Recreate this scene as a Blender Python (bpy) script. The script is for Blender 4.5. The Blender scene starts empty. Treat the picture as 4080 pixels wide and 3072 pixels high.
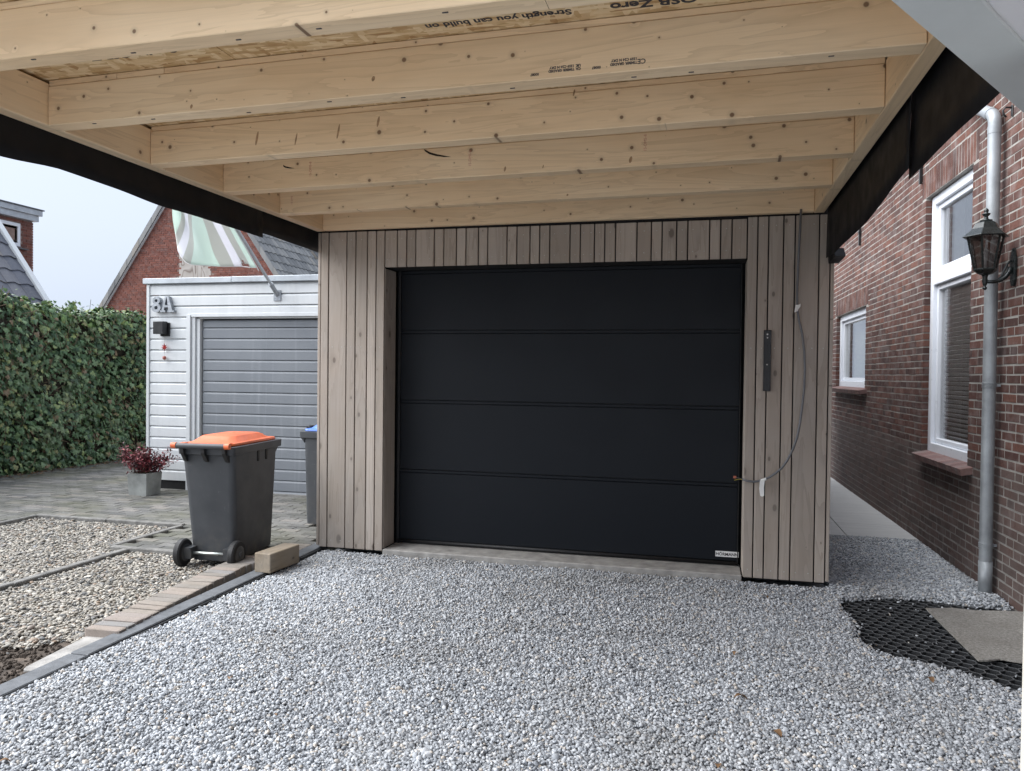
import bpy, bmesh, math, random
import numpy as np
from mathutils import Vector, Matrix

random.seed(7); rng = np.random.default_rng(11)
S = bpy.context.scene
COL = S.collection
PI = math.pi

# ------------------------------------------------------------------ camera
cam_d = bpy.data.cameras.new('camera'); cam = bpy.data.objects.new('camera', cam_d); COL.objects.link(cam)
CR = Vector((0.96975, 0.24384, 0.01137)); CU = Vector((-0.01483, 0.01238, 0.99981)); CF = Vector((-0.24365, 0.96974, -0.01562))
CP = Vector((2.87213, -5.31758, 1.31680))
cam.matrix_world = Matrix(((CR.x, CU.x, -CF.x, CP.x), (CR.y, CU.y, -CF.y, CP.y), (CR.z, CU.z, -CF.z, CP.z), (0, 0, 0, 1)))
cam_d.sensor_width = 36.0; cam_d.lens = 26.886; cam_d.sensor_fit = 'HORIZONTAL'
cam_d.clip_start = 0.02; cam_d.clip_end = 500
S.camera = cam

# ------------------------------------------------------------------ world, sun, exposure (overcast day)
world = bpy.data.worlds.new('World'); S.world = world; world.use_nodes = True
wn = world.node_tree.nodes; wl = world.node_tree.links
bg = wn['Background']
sky = wn.new('ShaderNodeTexSky'); sky.sky_type = 'NISHITA'; sky.sun_disc = False
SUN_EL, SUN_AZ = math.radians(46), math.radians(255)
sky.sun_elevation = SUN_EL; sky.sun_rotation = SUN_AZ; sky.dust_density = 6.0; sky.air_density = 1.0; sky.ozone_density = 1.0
hsv = wn.new('ShaderNodeHueSaturation'); hsv.inputs['Saturation'].default_value = 0.35
mixw = wn.new('ShaderNodeMix'); mixw.data_type = 'RGBA'
mixw.inputs['Factor'].default_value = 0.85
mixw.inputs['B'].default_value = (1.74, 2.0, 2.45, 1)
wl.new(sky.outputs[0], hsv.inputs['Color']); wl.new(hsv.outputs[0], mixw.inputs['A'])
wl.new(mixw.outputs['Result'], bg.inputs['Color']); bg.inputs['Strength'].default_value = 0.075
sun_d = bpy.data.lights.new('sun', 'SUN'); sun_d.energy = 1.5; sun_d.angle = math.radians(80); sun_d.color = (0.975, 0.985, 1.0)
sun = bpy.data.objects.new('sun', sun_d); COL.objects.link(sun)
sdir = Vector((math.sin(SUN_AZ) * math.cos(SUN_EL), math.cos(SUN_AZ) * math.cos(SUN_EL), math.sin(SUN_EL)))
sun.rotation_euler = sdir.to_track_quat('Z', 'Y').to_euler(); sun.location = (0, -8, 12)
S.view_settings.view_transform = 'Standard'; S.view_settings.look = 'None'
S.view_settings.gamma = 1; S.view_settings.exposure = 2.45
S.cycles.max_bounces = 10; S.cycles.diffuse_bounces = 6; S.cycles.use_denoising = True

# ------------------------------------------------------------------ material helpers
class NT:
    def __init__(s, name):
        s.m = bpy.data.materials.new(name); s.m.use_nodes = True
        s.t = s.m.node_tree; s.n = s.t.nodes; s.l = s.t.links
        s.b = s.n['Principled BSDF']; s.out = s.n['Material Output']
    def node(s, typ, **kw):
        nd = s.n.new(typ)
        for k, v in kw.items():
            if k.startswith('i_'): nd.inputs[k[2:]].default_value = v
            else: setattr(nd, k, v)
        return nd
    def lk(s, a, b): s.l.new(a, b)
    def val(s, x, sock):
        if hasattr(x, 'is_linked'): s.lk(x, sock)
        else: sock.default_value = x
    def math(s, op, a, b=0.0, c=0.0, clamp=False):
        nd = s.node('ShaderNodeMath', operation=op); nd.use_clamp = clamp
        for i, x in enumerate((a, b, c)):
            s.val(x, nd.inputs[i])
        return nd.outputs[0]
    def vmath(s, op, a, b):
        nd = s.node('ShaderNodeVectorMath', operation=op)
        s.val(a, nd.inputs[0]); s.val(b, nd.inputs[1]); return nd.outputs[0]
    def mix(s, f, a, b, bt='MIX'):
        nd = s.node('ShaderNodeMix', data_type='RGBA', blend_type=bt)
        s.val(f, nd.inputs['Factor'])
        for x, k in ((a, 'A'), (b, 'B')):
            if hasattr(x, 'is_linked'): s.lk(x, nd.inputs[k])
            else: nd.inputs[k].default_value = (*x, 1) if len(x) == 3 else x
        return nd.outputs['Result']
    def noise(s, vec, scale=5, detail=3, rough=.5, dist=0):
        nd = s.node('ShaderNodeTexNoise'); nd.inputs['Scale'].default_value = scale
        nd.inputs['Detail'].default_value = detail; nd.inputs['Roughness'].default_value = rough; nd.inputs['Distortion'].default_value = dist
        if vec is not None: s.lk(vec, nd.inputs['Vector'])
        return nd.outputs['Fac']
    def ramp(s, f, stops, interp='LINEAR'):
        nd = s.node('ShaderNodeValToRGB'); cr = nd.color_ramp; cr.interpolation = interp
        while len(cr.elements) < len(stops): cr.elements.new(0.5)
        for e, (p, c) in zip(cr.elements, stops):
            e.position = p; e.color = (*c, 1) if len(c) == 3 else c
        s.val(f, nd.inputs[0]); return nd.outputs['Color']
    def maprange(s, v, a, b, c=0.0, d=1.0):
        nd = s.node('ShaderNodeMapRange'); s.val(v, nd.inputs[0])
        for i, x in enumerate((a, b, c, d)): nd.inputs[i + 1].default_value = x
        return nd.outputs[0]
    def objco(s): return s.node('ShaderNodeTexCoord').outputs['Object']
    def pos(s): return s.node('ShaderNodeNewGeometry').outputs['Position']
    def rnd(s): return s.node('ShaderNodeObjectInfo').outputs['Random']
    def isl(s): return s.node('ShaderNodeNewGeometry').outputs['Random Per Island']
    def scale(s, v, sc): return s.vmath('MULTIPLY', v, sc)
    def bump(s, h, strength=.3, dist=.01):
        nd = s.node('ShaderNodeBump'); nd.inputs['Strength'].default_value = strength; nd.inputs['Distance'].default_value = dist
        s.val(h, nd.inputs['Height']); s.lk(nd.outputs[0], s.b.inputs['Normal'])
    def fin(s, col=None, rough=.6, metal=0.0, spec=.5):
        if col is not None: s.val(col if hasattr(col, 'is_linked') else (*col, 1), s.b.inputs['Base Color'])
        s.val(rough, s.b.inputs['Roughness']); s.val(metal, s.b.inputs['Metallic']); s.b.inputs['Specular IOR Level'].default_value = spec
        return s.m

def plain(name, col, rough=.5, metal=0.0, var=.12, scale=6.0, bump=0.0, spec=.5):
    t = NT(name); c = t.objco(); n = t.noise(c, scale, 5, .6)
    k = t.maprange(n, .3, .7, 1 - var, 1 + var)
    mul = t.vmath('SCALE', col, (0, 0, 0)); nd = mul.node; nd.inputs[0].default_value = col; t.lk(k, nd.inputs['Scale'])
    if bump: t.bump(t.noise(c, scale * 12, 3), bump, .004)
    r = t.maprange(t.noise(c, scale * 3, 3), .3, .7, max(.02, rough - .08), min(1, rough + .08))
    return t.fin(mul, r, metal, spec)

def wood(name, ax, c_dark, c_mid, c_light, knot, kdens=4.2, ksize=.055, ring=.5, rough=.6, grey=0.0, tint=.12, kaxes=(0, 2), kan=(.75, 1.35), kpow=2.2):
    """timber with the grain along local axis ax; knots, rings, fine fibre"""
    t = NT(name); co = t.objco(); r = t.rnd()
    off = t.node('ShaderNodeCombineXYZ'); t.lk(t.math('MULTIPLY', r, 37.0), off.inputs[0]); t.lk(t.math('MULTIPLY', r, 91.0), off.inputs[1]); t.lk(t.math('MULTIPLY', r, 53.0), off.inputs[2])
    p = t.vmath('ADD', co, off.outputs[0])
    def st(along, across):
        v = [across] * 3; v[ax] = along; return t.scale(p, tuple(v))
    # knots: 2d voronoi on the wide face
    sep = t.node('ShaderNodeSeparateXYZ'); t.lk(p, sep.inputs[0])
    cmb = t.node('ShaderNodeCombineXYZ')
    for i, a in enumerate(kaxes):
        t.lk(t.math('MULTIPLY', sep.outputs[a], kdens * kan[0 if a == ax else 1]), cmb.inputs[i])
    vor = t.node('ShaderNodeTexVoronoi', voronoi_dimensions='2D', feature='F1'); vor.inputs['Scale'].default_value = 1.0
    t.lk(cmb.outputs[0], vor.inputs['Vector'])
    csep = t.node('ShaderNodeSeparateColor'); t.lk(vor.outputs['Color'], csep.inputs[0])
    size = t.math('MULTIPLY', t.math('POWER', csep.outputs[0], kpow), ksize * 1.7)
    size = t.math('ADD', size, .006)
    kd = t.math('DIVIDE', vor.outputs['Distance'], size)
    core = t.maprange(kd, .7, 1.15, 1, 0); halo = t.maprange(kd, .9, 2.8, 1, 0)
    # growth rings bent around the knots
    warp = t.math('MULTIPLY', t.maprange(kd, 0, 6, 1, 0), .35)
    big = t.noise(st(.55, 7.0), 1.0, 4, .55, .6)
    rings = t.math('FRACT', t.math('ADD', t.math('MULTIPLY', big, 9.0), warp))
    rl = t.math('POWER', rings, 3.0)
    fib = t.noise(st(3.0, 190.0), 1.0, 3, .6)
    tone = t.noise(st(.8, 3.0), 1.0, 3, .6)
    col = t.ramp(tone, [(.25, c_dark), (.5, c_mid), (.75, c_light)])
    col = t.mix(t.math('MULTIPLY', rl, ring), col, tuple(a * .72 for a in c_dark))
    col = t.mix(t.maprange(fib, .35, .7, 0, .25), col, tuple(a * .78 for a in c_mid))
    col = t.mix(t.math('MULTIPLY', halo, .45), col, tuple(a * .62 for a in c_mid))
    col = t.mix(core, col, knot)
    col = t.mix(t.maprange(r, 0, 1, 0, tint), col, tuple(a * .55 for a in c_mid))
    g = t.noise(t.scale(p, (5, 5, 5)), 1, 2)
    col = t.mix(t.maprange(g, .35, .75, 0, grey), col, (.33, .33, .33))
    h = t.math('SUBTRACT', t.math('ADD', t.math('MULTIPLY', fib, .5), t.math('MULTIPLY', rl, .4)), t.math('MULTIPLY', core, .6))
    t.bump(h, .25, .002)
    return t.fin(col, rough, 0, .3)

M = {}
M['spruce_x'] = wood('spruce_x', 0, (.72, .52, .315), (.82, .63, .415), (.87, .71, .50), (.19, .115, .07), kdens=6.8, ksize=.042, ring=.42, tint=.10, kan=(1, 1), kpow=1.3)
M['larch_z'] = wood('larch_z', 2, (.35, .295, .245), (.43, .37, .315), (.50, .44, .385), (.15, .12, .10), kdens=3.2, ksize=.05, ring=.55, rough=.7, grey=.18, tint=.42)
M['block_x'] = wood('old_block', 1, (.17, .13, .09), (.25, .20, .14), (.32, .26, .19), (.08, .06, .04), grey=.25, rough=.85, ring=.6, kaxes=(1, 2))

def m_osb():
    t = NT('strand_board'); p = t.pos()
    cols = None; col = t.ramp(t.noise(p, 14, 3), [(.3, (.50, .34, .17)), (.7, (.66, .49, .29))])
    for k, (ang, sc, th) in enumerate(((.3, (14, 60, 1), .52), (-.5, (16, 55, 1), .55), (1.1, (50, 15, 1), .57), (.05, (11, 70, 1), .6))):
        mp = t.node('ShaderNodeMapping'); mp.inputs['Rotation'].default_value = (0, 0, ang); mp.inputs['Scale'].default_value = sc; mp.inputs['Location'].default_value = (k * 7.3, k * 3.1, 0)
        t.lk(p, mp.inputs['Vector'])
        v = t.node('ShaderNodeTexVoronoi', voronoi_dimensions='2D'); v.inputs['Scale'].default_value = 1; t.lk(mp.outputs[0], v.inputs['Vector'])
        cs = t.node('ShaderNodeSeparateColor'); t.lk(v.outputs['Color'], cs.inputs[0])
        strand = t.ramp(cs.outputs[1], [(0, (.36, .20, .08)), (.2, (.52, .35, .17)), (.55, (.68, .51, .30)), (1, (.80, .65, .43))])
        col = t.mix(t.maprange(cs.outputs[0], th, th + .02, 0, .85), col, strand)
    t.bump(t.noise(p, 60, 3), .3, .003)
    return t.fin(col, .6, 0, .3)
M['osb'] = m_osb()

def m_brick(name, stops, var=.25, grime=None):
    t = NT(name); p = t.pos()
    r = t.math('FRACT', t.math('ADD', t.rnd(), t.isl()))
    col = t.ramp(r, stops)
    n = t.noise(p, 55, 5, .65); n2 = t.noise(p, 9, 3)
    col = t.mix(t.maprange(n, .35, .75, 0, .55), col, tuple(a * .45 for a in stops[1][1]))
    col = t.mix(t.maprange(n2, .45, .75, 0, .3), col, (.30, .27, .26))
    if grime: col = t.mix(t.maprange(t.noise(p, 4, 4), .35, .65, .25, .7), col, grime)
    t.bump(t.noise(p, 160, 4, .7), .5, .004)
    return t.fin(col, .88, 0, .25)
M['brick'] = m_brick('red_brick', [(0, (.066, .038, .034)), (.3, (.092, .045, .037)), (.6, (.118, .054, .042)), (.85, (.155, .070, .051)), (1, (.108, .062, .055))])
M['brick_plinth'] = m_brick('plinth_brick', [(0, (.07, .052, .048)), (.35, (.115, .072, .063)), (.7, (.155, .09, .075)), (1, (.17, .125, .115))], grime=(.10, .076, .068))
M['brick_far'] = m_brick('far_brick', [(0, (.16, .062, .048)), (.4, (.21, .080, .060)), (.8, (.25, .098, .072)), (1, (.14, .066, .056))])
def m_mortar(name, c1, c2):
    t = NT(name); p = t.pos()
    col = t.ramp(t.noise(p, 7, 5, .6), [(.3, c1), (.7, c2)])
    col = t.mix(t.maprange(t.noise(p, 90, 3), .4, .8, 0, .35), col, tuple(a * .5 for a in c1))
    t.bump(t.noise(p, 200, 3), .4, .003)
    return t.fin(col, .9, 0, .2)
M['brick_sill'] = m_brick('sill_brick', [(0, (.16, .10, .095)), (.4, (.20, .12, .11)), (.8, (.24, .15, .135)), (1, (.17, .13, .125))])
M['mortar'] = m_mortar('pale_mortar', (.26, .248, .228), (.40, .384, .355))
M['mortar_plinth'] = m_mortar('plinth_mortar', (.20, .19, .175), (.33, .315, .295))
M['mortar_far'] = m_mortar('far_mortar', (.22, .15, .13), (.30, .22, .19))

def m_stone(name, stops, rough=.75, bump=.3):
    t = NT(name); r = t.rnd(); co = t.objco(); p = t.pos()
    col = t.ramp(r, stops)
    col = t.mix(t.maprange(t.noise(p, 220, 3), .35, .7, 0, .35), col, tuple(a * .55 for a in stops[len(stops) // 2][1]))
    # damp and dusty drifts across the bed
    return t, col, rough
def m_gravel():
    t, col, _ = m_stone('gravel_stone', [(0, (.165, .176, .192)), (.16, (.26, .276, .298)), (.42, (.375, .395, .42)), (.70, (.475, .495, .52)), (.90, (.60, .615, .635)), (.965, (.50, .45, .39)), (1, (.60, .54, .47))])
    p = t.pos(); d = t.noise(p, 1.4, 4, .6)
    col = t.mix(t.maprange(d, .50, .68, 0, .4), col, (.25, .247, .24))
    d2 = t.noise(p, 6.0, 4, .7); col = t.mix(t.maprange(d2, .62, .76, 0, .4), col, (.17, .155, .135))
    return t.fin(col, .72, 0, .35)
M['gravel'] = m_gravel()
def m_pebble():
    t, col, _ = m_stone('pebble_stone', [(0, (.09, .095, .10)), (.18, (.165, .16, .15)), (.42, (.27, .245, .205)), (.68, (.37, .34, .29)), (.88, (.50, .475, .425)), (.95, (.26, .18, .12)), (1, (.23, .24, .255))])
    return t.fin(col, .65, 0, .35)
M['pebble'] = m_pebble()
M['gravel_base'] = plain('gravel_base', (.36, .375, .395), .9, var=.4, scale=60, bump=.6)
M['pebble_base'] = plain('pebble_base', (.27, .25, .215), .9, var=.4, scale=45, bump=.6)
M['soil'] = plain('soil', (.075, .058, .045), .95, var=.6, scale=14, bump=.9)
def m_paver():
    t = NT('old_paver'); p = t.pos(); r = t.math('FRACT', t.math('ADD', t.rnd(), t.isl()))
    col = t.ramp(r, [(0, (.10, .10, .098)), (.4, (.15, .148, .142)), (.8, (.20, .195, .185)), (1, (.24, .22, .20))])
    col = t.mix(t.maprange(t.noise(p, 40, 5, .7), .35, .75, 0, .6), col, (.06, .058, .055))
    col = t.mix(t.maprange(t.noise(p, 1.6, 5, .65), .42, .68, 0, .6), col, (.10, .10, .06))
    col = t.mix(t.maprange(t.noise(p, 25, 2), .72, .78, 0, .6), col, (.42, .41, .39))
    t.bump(t.noise(p, 120, 4), .6, .004)
    return t.fin(col, .85, 0, .3)
M['paver'] = m_paver()
M['paver_sand'] = plain('joint_sand', (.085, .085, .065), .95, var=.5, scale=9, bump=.6)
def m_klinker():
    t = NT('sand_klinker'); p = t.pos(); r = t.rnd()
    col = t.ramp(r, [(0, (.22, .205, .19)), (.35, (.27, .24, .21)), (.65, (.30, .25, .22)), (1, (.225, .225, .225))])
    col = t.mix(t.maprange(t.noise(p, 90, 4, .7), .4, .75, 0, .45), col, (.17, .15, .13))
    col = t.mix(t.maprange(t.noise(p, 7, 4, .7), .5, .75, 0, .5), col, (.16, .14, .11))
    t.bump(t.noise(p, 220, 4), .7, .003)
    return t.fin(col, .9, 0, .25)
M['klinker'] = m_klinker()
M['concrete'] = plain('concrete', (.30, .29, .275), .9, var=.3, scale=11, bump=.5)
M['concrete_dark'] = plain('edging_concrete', (.17, .165, .155), .9, var=.4, scale=14, bump=.6)
M['kerb'] = plain('kerb_stone', (.105, .112, .122), .75, var=.25, scale=16, bump=.3)
M['planter'] = plain('zinc_concrete', (.29, .30, .285), .75, var=.35, scale=5, bump=.15)
def m_tilepath():
    t = NT('ceramic_tile'); p = t.pos()
    sc = t.scale(p, (3, 14, 3)); n = t.noise(sc, 1, 5, .65)
    col = t.ramp(n, [(.3, (.38, .38, .375)), (.7, (.47, .465, .455))])
    return t.fin(col, .6, 0, .4)
M['path_tile'] = m_tilepath()
M['foil'] = plain('black_foil', (.008, .008, .0095), .6, var=.25, scale=3, bump=.05, spec=.25)
M['membrane'] = plain('black_membrane', (.006, .006, .007), .8)
def m_door():
    t = NT('anthracite_door'); p = t.pos()
    t.bump(t.noise(p, 700, 2), .12, .001)
    r = t.maprange(t.noise(p, 3, 4), .3, .7, .42, .52)
    return t.fin((.0064, .0082, .0115), r, 0, .2)
M['door'] = m_door()
M['rubber'] = plain('black_rubber', (.008, .008, .009), .6)
M['white_paint'] = plain('white_paint', (.74, .76, .78), .4, var=.04, scale=3)
def m_siding():
    t = NT('white_siding'); p = t.pos()
    col = t.ramp(t.noise(t.scale(p, (5, 5, 1)), 1, 5, .7), [(.3, (.54, .56, .57)), (.65, (.63, .65, .66))])
    col = t.mix(t.maprange(t.noise(t.scale(p, (30, 30, 2.2)), 1, 3), .62, .8, 0, .25), col, (.42, .42, .38))
    return t.fin(col, .45, 0, .4)
M['siding'] = m_siding()
def m_greydoor():
    t = NT('grey_slat_paint'); p = t.pos()
    col = t.ramp(t.noise(t.scale(p, (2, 2, 1)), 1, 4), [(.3, (.165, .18, .20)), (.7, (.205, .22, .24))])
    col = t.mix(t.maprange(t.noise(t.scale(p, (18, 18, .8)), 1, 4), .58, .8, 0, .3), col, (.36, .38, .40))
    return t.fin(col, .5, 0, .4)
M['greydoor'] = m_greydoor()
M['zinc'] = plain('zinc', (.42, .45, .48), .45, metal=.35, var=.18, scale=5)
M['zinc_pipe'] = plain('weathered_zinc_pipe', (.29, .31, .325), .5, metal=.3, var=.3, scale=4)
M['galv'] = plain('galvanised', (.30, .32, .345), .5, metal=.5, var=.3, scale=25)
M['frame_white'] = plain('frame_white', (.72, .75, .80), .35, var=.012, scale=4)
def m_bin():
    t = NT('bin_plastic'); p = t.objco()
    col = t.ramp(t.noise(p, 3.5, 5, .6), [(.3, (.040, .044, .050)), (.7, (.062, .066, .072))])
    sc = t.noise(t.scale(p, (9, 9, 40)), 1, 5, .75); sc2 = t.noise(t.scale(p, (70, 70, 9)), 1, 3, .6)
    col = t.mix(t.maprange(sc, .64, .74, 0, .35), col, (.17, .17, .17)); col = t.mix(t.maprange(sc2, .68, .76, 0, .4), col, (.19, .19, .185))
    sep = t.node('ShaderNodeSeparateXYZ'); t.lk(p, sep.inputs[0])
    col = t.mix(t.math('MULTIPLY', t.maprange(sep.outputs[2], .30, .0, 0, 1), t.maprange(t.noise(p, 14, 4), .4, .7, 0, .6)), col, (.13, .115, .095))
    t.bump(t.noise(p, 120, 3), .12, .002)
    return t.fin(col, t.maprange(t.noise(p, 6, 3), .3, .7, .38, .6), 0, .45)
M['bin_grey'] = m_bin()
M['bin_black'] = plain('bin_rubber', (.014, .014, .015), .65, var=.2, scale=12)
M['bin_orange'] = plain('orange_plastic', (.64, .135, .045), .4, var=.12, scale=6)
M['bin_blue'] = plain('blue_plastic', (.085, .20, .62), .4, var=.1, scale=6)
M['steel'] = plain('steel_axle', (.55, .58, .55), .35, metal=.8)
M['black_metal'] = plain('black_metal', (.012, .012, .013), .4, var=.2)
M['lamp_metal'] = plain('dark_green_cast_metal', (.010, .0145, .0145), .3, metal=.2, var=.2, scale=20, spec=.6)
M['red'] = plain('red_felt', (.42, .03, .025), .7, var=.3, scale=60)
M['terracotta'] = plain('terracotta_bead', (.32, .10, .075), .6)
M['cable'] = plain('grey_cable', (.135, .14, .15), .55)
M['tape'] = plain('white_tape', (.78, .78, .76), .5)
M['yellow'] = plain('yellow_wire', (.45, .36, .03), .5)
M['copper'] = plain('red_connector', (.40, .12, .07), .5)
M['ink'] = plain('black_ink', (.035, .033, .04), .8)
M['ink_wood'] = plain('faded_ink', (.085, .075, .075), .85, var=.5, scale=60)
M['ink_red'] = plain('red_ink', (.52, .24, .185), .85, var=.3, scale=60)
M['bark'] = plain('dark_split', (.022, .012, .008), .9)
M['crack'] = plain('knot_brown', (.34, .215, .12), .8, var=.4, scale=40)
M['label_white'] = plain('label_white', (.72, .72, .72), .4)
M['label_black'] = plain('label_black', (.008, .008, .008), .5)
M['grid_black'] = plain('grid_plastic', (.014, .015, .017), .5)
M['grid_rim'] = plain('grid_rim', (.085, .088, .092), .75, var=.4, scale=30)
def m_mat():
    t = NT('carpet'); p = t.pos()
    col = t.ramp(t.noise(p, 75, 5, .85), [(.32, (.13, .12, .11)), (.5, (.30, .285, .26)), (.68, (.46, .44, .41))])
    col = t.mix(t.maprange(t.noise(p, 5, 4), .45, .7, 0, .35), col, (.19, .175, .155))
    t.bump(t.noise(p, 300, 3), .9, .006)
    return t.fin(col, .95, 0, .1)
M['mat'] = m_mat()
def m_leafy(name, stops, rough=.4, brown=False):
    t = NT(name); col = t.ramp(t.isl(), stops)
    col = t.mix(t.maprange(t.noise(t.pos(), 40, 2), .4, .7, 0, .3), col, tuple(a * .5 for a in stops[1][1]))
    if brown: col = t.mix(t.maprange(t.noise(t.pos(), 1.9, 4, .65), .56, .72, 0, .45), col, (.15, .125, .07))
    return t.fin(col, rough, 0, .35)
M['ivy'] = m_leafy('ivy_leaf', [(0, (.024, .055, .026)), (.3, (.062, .118, .050)), (.6, (.105, .175, .078)), (.84, (.17, .24, .12)), (.93, (.26, .31, .11)), (.97, (.16, .11, .06)), (1, (.20, .13, .075))], rough=.32, brown=True)
M['ivy_top'] = m_leafy('ivy_young_leaf', [(0, (.05, .10, .035)), (.4, (.09, .16, .05)), (.7, (.15, .23, .07)), (1, (.24, .29, .10))])
M['nandina'] = m_leafy('nandina_leaf', [(0, (.055, .026, .032)), (.35, (.11, .034, .042)), (.65, (.24, .055, .068)), (.88, (.40, .095, .11)), (1, (.12, .08, .06))])
M['dead_leaf'] = m_leafy('dead_leaf', [(0, (.10, .055, .03)), (.5, (.18, .10, .05)), (1, (.27, .18, .10))], rough=.7)
M['twig'] = plain('twig', (.115, .08, .05), .9, var=.4, scale=20)
M['hedge_core'] = plain('hedge_twig_brown', (.030, .024, .014), .95, var=.5, scale=14)  # dark brown twig colour of the inner hedge core
def m_rooftile(name, a, b, c):
    t = NT(name); p = t.pos(); r = t.math('FRACT', t.math('ADD', t.rnd(), t.isl()))
    col = t.ramp(r, [(0, a), (.5, b), (.92, c), (1, (.22, .19, .155))])
    col = t.mix(t.maprange(t.noise(p, 26, 4, .7), .5, .78, 0, .4), col, (.24, .24, .22))
    return t.fin(col, .6, 0, .4)
M['tile_grey'] = m_rooftile('grey_pantile', (.12, .125, .13), (.17, .175, .18), (.22, .22, .215))
M['tile_dark'] = m_rooftile('slate_pantile', (.075, .08, .10), (.10, .108, .135), (.15, .15, .165))
def m_ply():
    t = NT('weathered_plywood'); p = t.pos()
    n = t.noise(t.scale(p, (2.2, 1, .8)), 1, 2, .4, 1.0)
    col = t.ramp(t.math('FRACT', t.math('MULTIPLY', n, 7)), [(0, (.34, .31, .28)), (.6, (.42, .39, .36)), (.9, (.17, .14, .12)), (1, (.30, .27, .24))])
    return t.fin(col, .85)
M['ply'] = m_ply()
def m_glass(name, tint=(.02, .025, .03), tr=.82):
    t = NT(name)
    g = t.node('ShaderNodeBsdfGlossy'); g.inputs['Roughness'].default_value = .02; g.inputs['Color'].default_value = (1, 1, 1, 1)
    tp = t.node('ShaderNodeBsdfTransparent'); tp.inputs['Color'].default_value = (tr, tr, tr, 1)
    fr = t.node('ShaderNodeFresnel'); gm = t.node('ShaderNodeNewGeometry'); t.lk(t.maprange(gm.outputs['Backfacing'], 0, 1, 1.85, 1 / 1.85), fr.inputs['IOR'])
    mx = t.node('ShaderNodeMixShader'); t.lk(fr.outputs[0], mx.inputs[0]); t.lk(tp.outputs[0], mx.inputs[1]); t.lk(g.outputs[0], mx.inputs[2])
    t.lk(mx.outputs[0], t.out.inputs['Surface'])
    return t.m
M['glass'] = m_glass('window_glass'); M['lamp_glass'] = m_glass('smoked_glass', tr=.62)
M['room'] = plain('dark_room', (.035, .037, .04), .9)
M['room_warm'] = plain('warm_room', (.38, .20, .07), .9)
M['blind'] = plain('blind_slat', (.78, .79, .80), .45)
M['curtain'] = plain('sage_curtain', (.30, .33, .25), .85, var=.1)
M['canopy'] = plain('canopy_white', (.66, .66, .68), .6, var=.05, scale=2)
M['canopy_trim'] = plain('canopy_trim', (.52, .55, .55), .55, var=.06, scale=3)
M['post'] = plain('cream_post', (.62, .59, .53), .55, var=.06)
def m_flag():
    t = NT('flag_cloth'); uv = t.node('ShaderNodeUVMap').outputs[0]
    sep = t.node('ShaderNodeSeparateXYZ'); t.lk(uv, sep.inputs[0])
    mint, grey, white = (.77, .86, .81), (.66, .67, .64), (.88, .88, .91)
    fly = t.math('MAXIMUM', t.math('SUBTRACT', sep.outputs[0], .42), 0.0)
    u = t.math('ADD', sep.outputs[0], t.math('MULTIPLY', t.math('MULTIPLY', sep.outputs[1], fly), 1.1))
    u = t.math('SUBTRACT', u, t.math('MULTIPLY', fly, .22))
    col = t.ramp(u, [(0, mint), (.075, grey), (.175, white), (.28, grey), (.43, mint), (.70, grey), (.795, white), (.90, grey), (.99, mint)], 'CONSTANT')
    tl = t.node('ShaderNodeBsdfTranslucent'); t.lk(col, tl.inputs[0])
    mx = t.node('ShaderNodeMixShader'); mx.inputs[0].default_value = .5
    t.fin(col, .75, 0, .15)
    t.lk(t.b.outputs[0], mx.inputs[1]); t.lk(tl.outputs[0], mx.inputs[2]); t.lk(mx.outputs[0], t.out.inputs['Surface'])
    return t.m
M['flag'] = m_flag()
M['ground'] = plain('street_ground', (.30, .295, .285), .9, var=.3, scale=2, bump=.3)

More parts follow.
